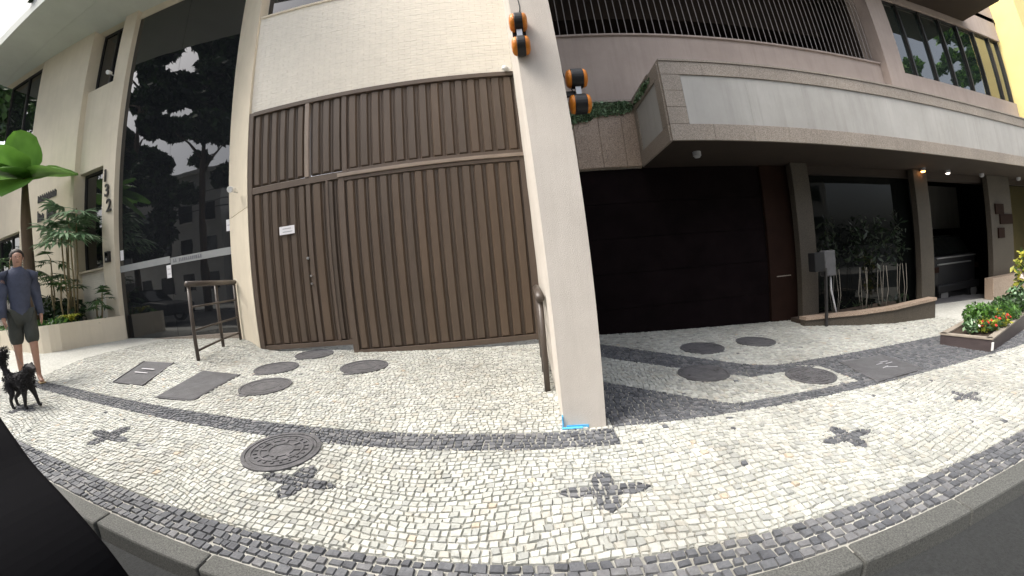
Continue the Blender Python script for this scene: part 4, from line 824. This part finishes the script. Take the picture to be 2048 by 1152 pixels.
MB().obox(pl((.052, 0, .896)), tuple(pl((0, 1, 0)) - pl((0, 0, 0))), (0, 0, 1), .022, .003, .004).build('mouth', m_redwall, person)
# dog
dx, dy = -5.62, 1.62; dp = placer(dx, dy, gz(dx, dy), math.radians(18), 1.0)
dog = thing('dog', (dx, dy, gz(dx, dy)), 'small shaggy black dog with bushy raised tail walking in front of the person', 'dog')
D = {'mid': ((0, 0, .33), .085), 'rump': ((-.15, 0, .34), .075), 'chest': ((.14, 0, .34), .095), 'neck': ((.22, 0, .42), .06), 'head': ((.27, -.01, .47), .058), 'snout': ((.36, -.03, .44), .026), 'nose': ((.39, -.035, .435), .018),
     't0': ((-.21, 0, .42), .03), 't1': ((-.25, .0, .52), .045), 't2': ((-.22, .0, .62), .05), 't3': ((-.17, 0, .66), .03)}
DE = [('mid', 'rump'), ('mid', 'chest'), ('chest', 'neck'), ('neck', 'head'), ('head', 'snout'), ('snout', 'nose'), ('rump', 't0'), ('t0', 't1'), ('t1', 't2'), ('t2', 't3')]
for sd, o1, o2 in ((1, .05, -.03), (-1, -.04, .05)):
    D['fu%d' % sd] = ((.14, sd * .055, .24), .045); D['fk%d' % sd] = ((.15 + o1 * .5, sd * .058, .13), .024); D['fp%d' % sd] = ((.15 + o1, sd * .06, .03), .018); D['ft%d' % sd] = ((.185 + o1, sd * .06, .016), .018)
    D['hu%d' % sd] = ((-.14, sd * .055, .25), .055); D['hk%d' % sd] = ((-.10 + o2 * .4, sd * .06, .18), .036); D['hh%d' % sd] = ((-.19 + o2, sd * .06, .11), .020); D['hp%d' % sd] = ((-.175 + o2, sd * .06, .025), .017); D['ht%d' % sd] = ((-.14 + o2, sd * .06, .015), .018)
    DE += [('chest', 'fu%d' % sd), ('fu%d' % sd, 'fk%d' % sd), ('fk%d' % sd, 'fp%d' % sd), ('fp%d' % sd, 'ft%d' % sd), ('rump', 'hu%d' % sd), ('hu%d' % sd, 'hk%d' % sd), ('hk%d' % sd, 'hh%d' % sd), ('hh%d' % sd, 'hp%d' % sd), ('hp%d' % sd, 'ht%d' % sd)]
skin_obj('body', D, DE, m_fur, dog, dp)
bl_ = [(*dp(D[k][0]), r_, r_, r_ * .9) for k, r_ in (('mid', .10), ('rump', .095), ('chest', .115), ('neck', .08), ('t0', .045), ('t1', .07), ('t2', .085), ('t3', .06), ('fu1', .055), ('fu-1', .055), ('hu1', .07), ('hu-1', .07))]
foliage('fur', bl_, 3200, .022, m_fur, dog, .22, .25, 61)
for sd in (1, -1):
    e0 = dp((.25, sd * .045, .52)); MB().add([dp((.27, sd * .025, .51)), dp((.235, sd * .06, .50)), dp((.25, sd * .065, .44)), dp((.225, sd * .03, .5))], [(0, 1, 2), (1, 3, 2), (3, 0, 2), (0, 3, 1)]).build('ear', m_fur, dog)
ls = thing('dog_lead', tuple(pl(J['pmr'][0])), 'thin dark lead between the walker and the black dog', 'lead'); a, b_ = pl(J['pmr'][0]), dp((.18, 0, .44)); MB().tube([a, a.lerp(b_, .35) - Vector((0, 0, .12)), a.lerp(b_, .7) - Vector((0, 0, .1)), b_], .0025, 5).build('strap', m_black, ls)
# ------------------------------------------------------------------ inside the dark hall: parked car
car = thing('parked_car', (11.65, 6.9, -1.8), 'dark car parked in the shade of the entrance hall', 'car')
MB().prism([(10.15, 6.2), (10.30, 6.1), (12.35, 6.1), (12.55, 6.2), (12.55, 7.7), (10.15, 7.7)], -1.6, -.50).build('body', m_black, car, bevel=.07)
MB().hexa([(10.35, 6.2, -.50), (12.35, 6.2, -.50), (12.35, 7.6, -.50), (10.35, 7.6, -.50)], [(10.65, 6.4, .02), (12.05, 6.4, .02), (12.05, 7.4, .02), (10.65, 7.4, .02)]).build('cabin', m_glass_s, car, bevel=.05)
MB().box(10.25, 12.35, 6.06, 6.1, -.56, -.53).build('chrome_strip', m_alu, car); MB().box(10.30, 12.05, 6.05, 6.1, -.72, -.69).build('chrome_strip', m_alu, car); MB().box(10.20, 12.45, 6.0, 6.1, -1.42, -1.22).build('bumper', m_black, car, bevel=.03)
for xx in (10.55, 12.15):
    w_ = MB().drum((xx, 6.12, -1.50), (0, 1, 0), .30, .16, 20).build('wheel', m_black, car); MB().drum((xx, 6.12, -1.50), (0, 1, 0), .18, .17, 16).build('rim', m_alu, w_)
for xx in (10.23, 12.43): MB().box(xx - .10, xx + .10, 6.07, 6.095, -.9, -.76).build('tail_light', m_redwall, car)
# ------------------------------------------------------------------ the other side of the street (seen in the glass)
def house(x0, x1, y, h, mat, label, cols, rows):
    t = thing('apartment_building', ((x0 + x1) / 2, y, rz(x0)), label, 'building', 'buildings across the street'); MB().box(x0, x1, y - 10, y, -4, h).build('wall', mat, t); MB().box(x0 - .2, x1 + .2, y - 10, y + .3, h, h + .3).build('roof_edge', mat, t)
    for r_ in range(rows):
        for k in range(cols):
            xx = x0 + (x1 - x0) * (k + .5) / cols; zz = 1.2 + r_ * 3.0
            if zz + 1.6 < h: w_ = MB().box(xx - .7, xx + .7, y + .01, y + .05, zz, zz + 1.5).build('window', m_glass, t); MB().box(xx - .8, xx + .8, y + .01, y + .14, zz - .1, zz - .02).build('sill', mat, w_)
house(-34, -21, -17, 11.5, m_bldg[2], 'pale apartment block across the street, mirrored in the dark glass entrance', 5, 4)
house(-20.5, -8, -18, 7.5, m_bldg[0], 'lower cream house across the street behind the camera', 4, 3); house(-7, 9, -18, 9.5, m_bldg[1], 'grey block across the street directly behind the camera', 5, 3); house(10, 30, -18, 10, m_bldg[0], 'long pale block across the street behind the camera on the right', 7, 3)
TL = ('tree across the street whose dark trunk is mirrored in the glass entrance', 'dense tree across the street mirrored left in the glass entrance', 'tree across the street mirrored in the upper right windows', 'far tree across the street mirrored at the right end of the upper windows', 'dense tree across the street left of the mirrored ones')
for i, (tx, ty, hh, R, z0, nn) in enumerate(((-16.8, -8.8, 21, 3.6, 6.5, 20000), (-23, -9.0, 22, 4.6, 3.5, 26000), (42, -10, 21, 6, 3, 14000), (55, -10, 20, 6, 3, 12000), (-31, -9, 18, 4.2, 4, 9000))):
    tree((tx, ty, rz(tx) + .12), hh, crown(tx, ty, z0, hh, R, 46, 70 + i), nn, .34, [m_leaf_d, m_leaf_d, m_leaf] if tx < 0 else [m_leaf, m_leaf_b], TL[i], group='trees across the street', seed=70 + i, tr=.26)
for k, zz in enumerate((6.3, 6.7, 7.4)):
    t = thing('overhead_cable', (-20, -9.6, zz), ('lowest', 'middle', 'highest')[k] + ' of three black cables across the street, mirrored in the glass', 'cable', 'cables across the street'); MB().tube([(-45 + 3 * j, -9.6 + .1 * k, zz - .25 * math.sin(j / 14 * math.pi)) for j in range(15)], .025, 5).build('cable', m_black, t)
def sedan(cx, cy, label):
    z = rz(cx); t = thing('parked_car', (cx, cy, z), label, 'car'); P = lambda a, yy: [(cx + u, cy + yy, z + v) for u, v in a]
    side = [(-2.2, .3), (2.2, .3), (2.2, .75), (1.3, .9), (-2.2, .85)]; cab = [(-1.7, .86), (1.2, .9), (.6, 1.42), (-1.0, 1.45)]
    for nm, pr, hw, mt in (('body', side, .85, m_black), ('cabin', cab, .72, m_glass_s)):
        n_ = len(pr); MB().add(P(pr, -hw) + P(pr, hw), [tuple(range(n_)), tuple(range(n_, 2 * n_))[::-1]] + [(i, (i + 1) % n_, n_ + (i + 1) % n_, n_ + i) for i in range(n_)]).build(nm, mt, t, bevel=.07)
    for ux in (-1.4, 1.4):
        for uy in (-.78, .78): w_ = MB().drum((cx + ux, cy + uy, z + .31), (0, 1, 0), .31, .2, 20).build('wheel', m_black, t); MB().drum((cx + ux, cy + uy, z + .31), (0, 1, 0), .19, .21, 16).build('rim', m_alu, w_)
sedan(-14.6, -1.2, 'dark car stopped in the street to the left, mirrored low in the glass'); sedan(-19.6, -1.3, 'second dark car stopped in the street, mirrored at the left of the glass')
# ------------------------------------------------------------------ the vehicle carrying the camera, close behind it
ccar = thing('camera_car', (-.2, -.9, rz(0)), 'dark car whose black front wing fills the lower left corner', 'car'); zr = rz(0)
m_cc = M('car_black_paint', (.006, .006, .007), .5, .1, 3, 0, ior=1.3)
def loft(prof, y0, y1, name, mt, bev):
    n_ = len(prof); return MB().add([(x, y0, z) for x, z in prof] + [(x, y1, z) for x, z in prof], [tuple(range(n_)), tuple(range(n_, 2 * n_))[::-1]] + [(i, (i + 1) % n_, n_ + (i + 1) % n_, n_ + i) for i in range(n_)]).build(name, mt, ccar, bevel=bev)
loft([(-2.6, zr + .25), (2.1, zr + .25), (2.15, zr + .8), (1.2, zr + .98), (-1.2, zr + .98), (-2.5, zr + .8)], -1.75, -.08, 'body', m_cc, .08)
loft([(-1.2, zr + .985), (1.3, zr + .985), (.7, zr + 1.55), (-.5, zr + 1.58)], -1.6, -.2, 'cabin', m_glass_s, .06)
for ux in (-1.6, 1.3):
    for uy in (-1.68, -.17): w_ = MB().drum((ux, uy, zr + .31), (0, 1, 0), .31, .2, 20).build('wheel', m_black, ccar); MB().drum((ux, uy, zr + .31), (0, 1, 0), .19, .21, 16).build('rim', m_alu, w_)
edge = [(x * 1.11, z * 1.11) for x, z in [(-2.6, .42), (-1.9, .13), (-1.25, -.205), (-1.10, -.288), (-.95, -.350), (-.848, -.418), (-.79, -.50), (-.75, -.62), (-.73, -.85)]]
def smooth(p, m_=5):
    out = []
    for i in range(len(p) - 1):
        a, b, c, d = (Vector(p[max(0, min(len(p) - 1, i + k))]) for k in (-1, 0, 1, 2))
        for k in range(m_): u = k / m_; out.append(tuple(.5 * (2 * b + (c - a) * u + (2 * a - 5 * b + 4 * c - d) * u * u + (3 * b - a - 3 * c + d) * u ** 3)))
    return out + [p[-1]]
edge = smooth(edge)
loft(edge + [(-2.9, -.95)], -.079, .335, 'front_wing', M('wing_black', (.004, .004, .005), .9, .1, 5, 0, ior=1.15), .012)
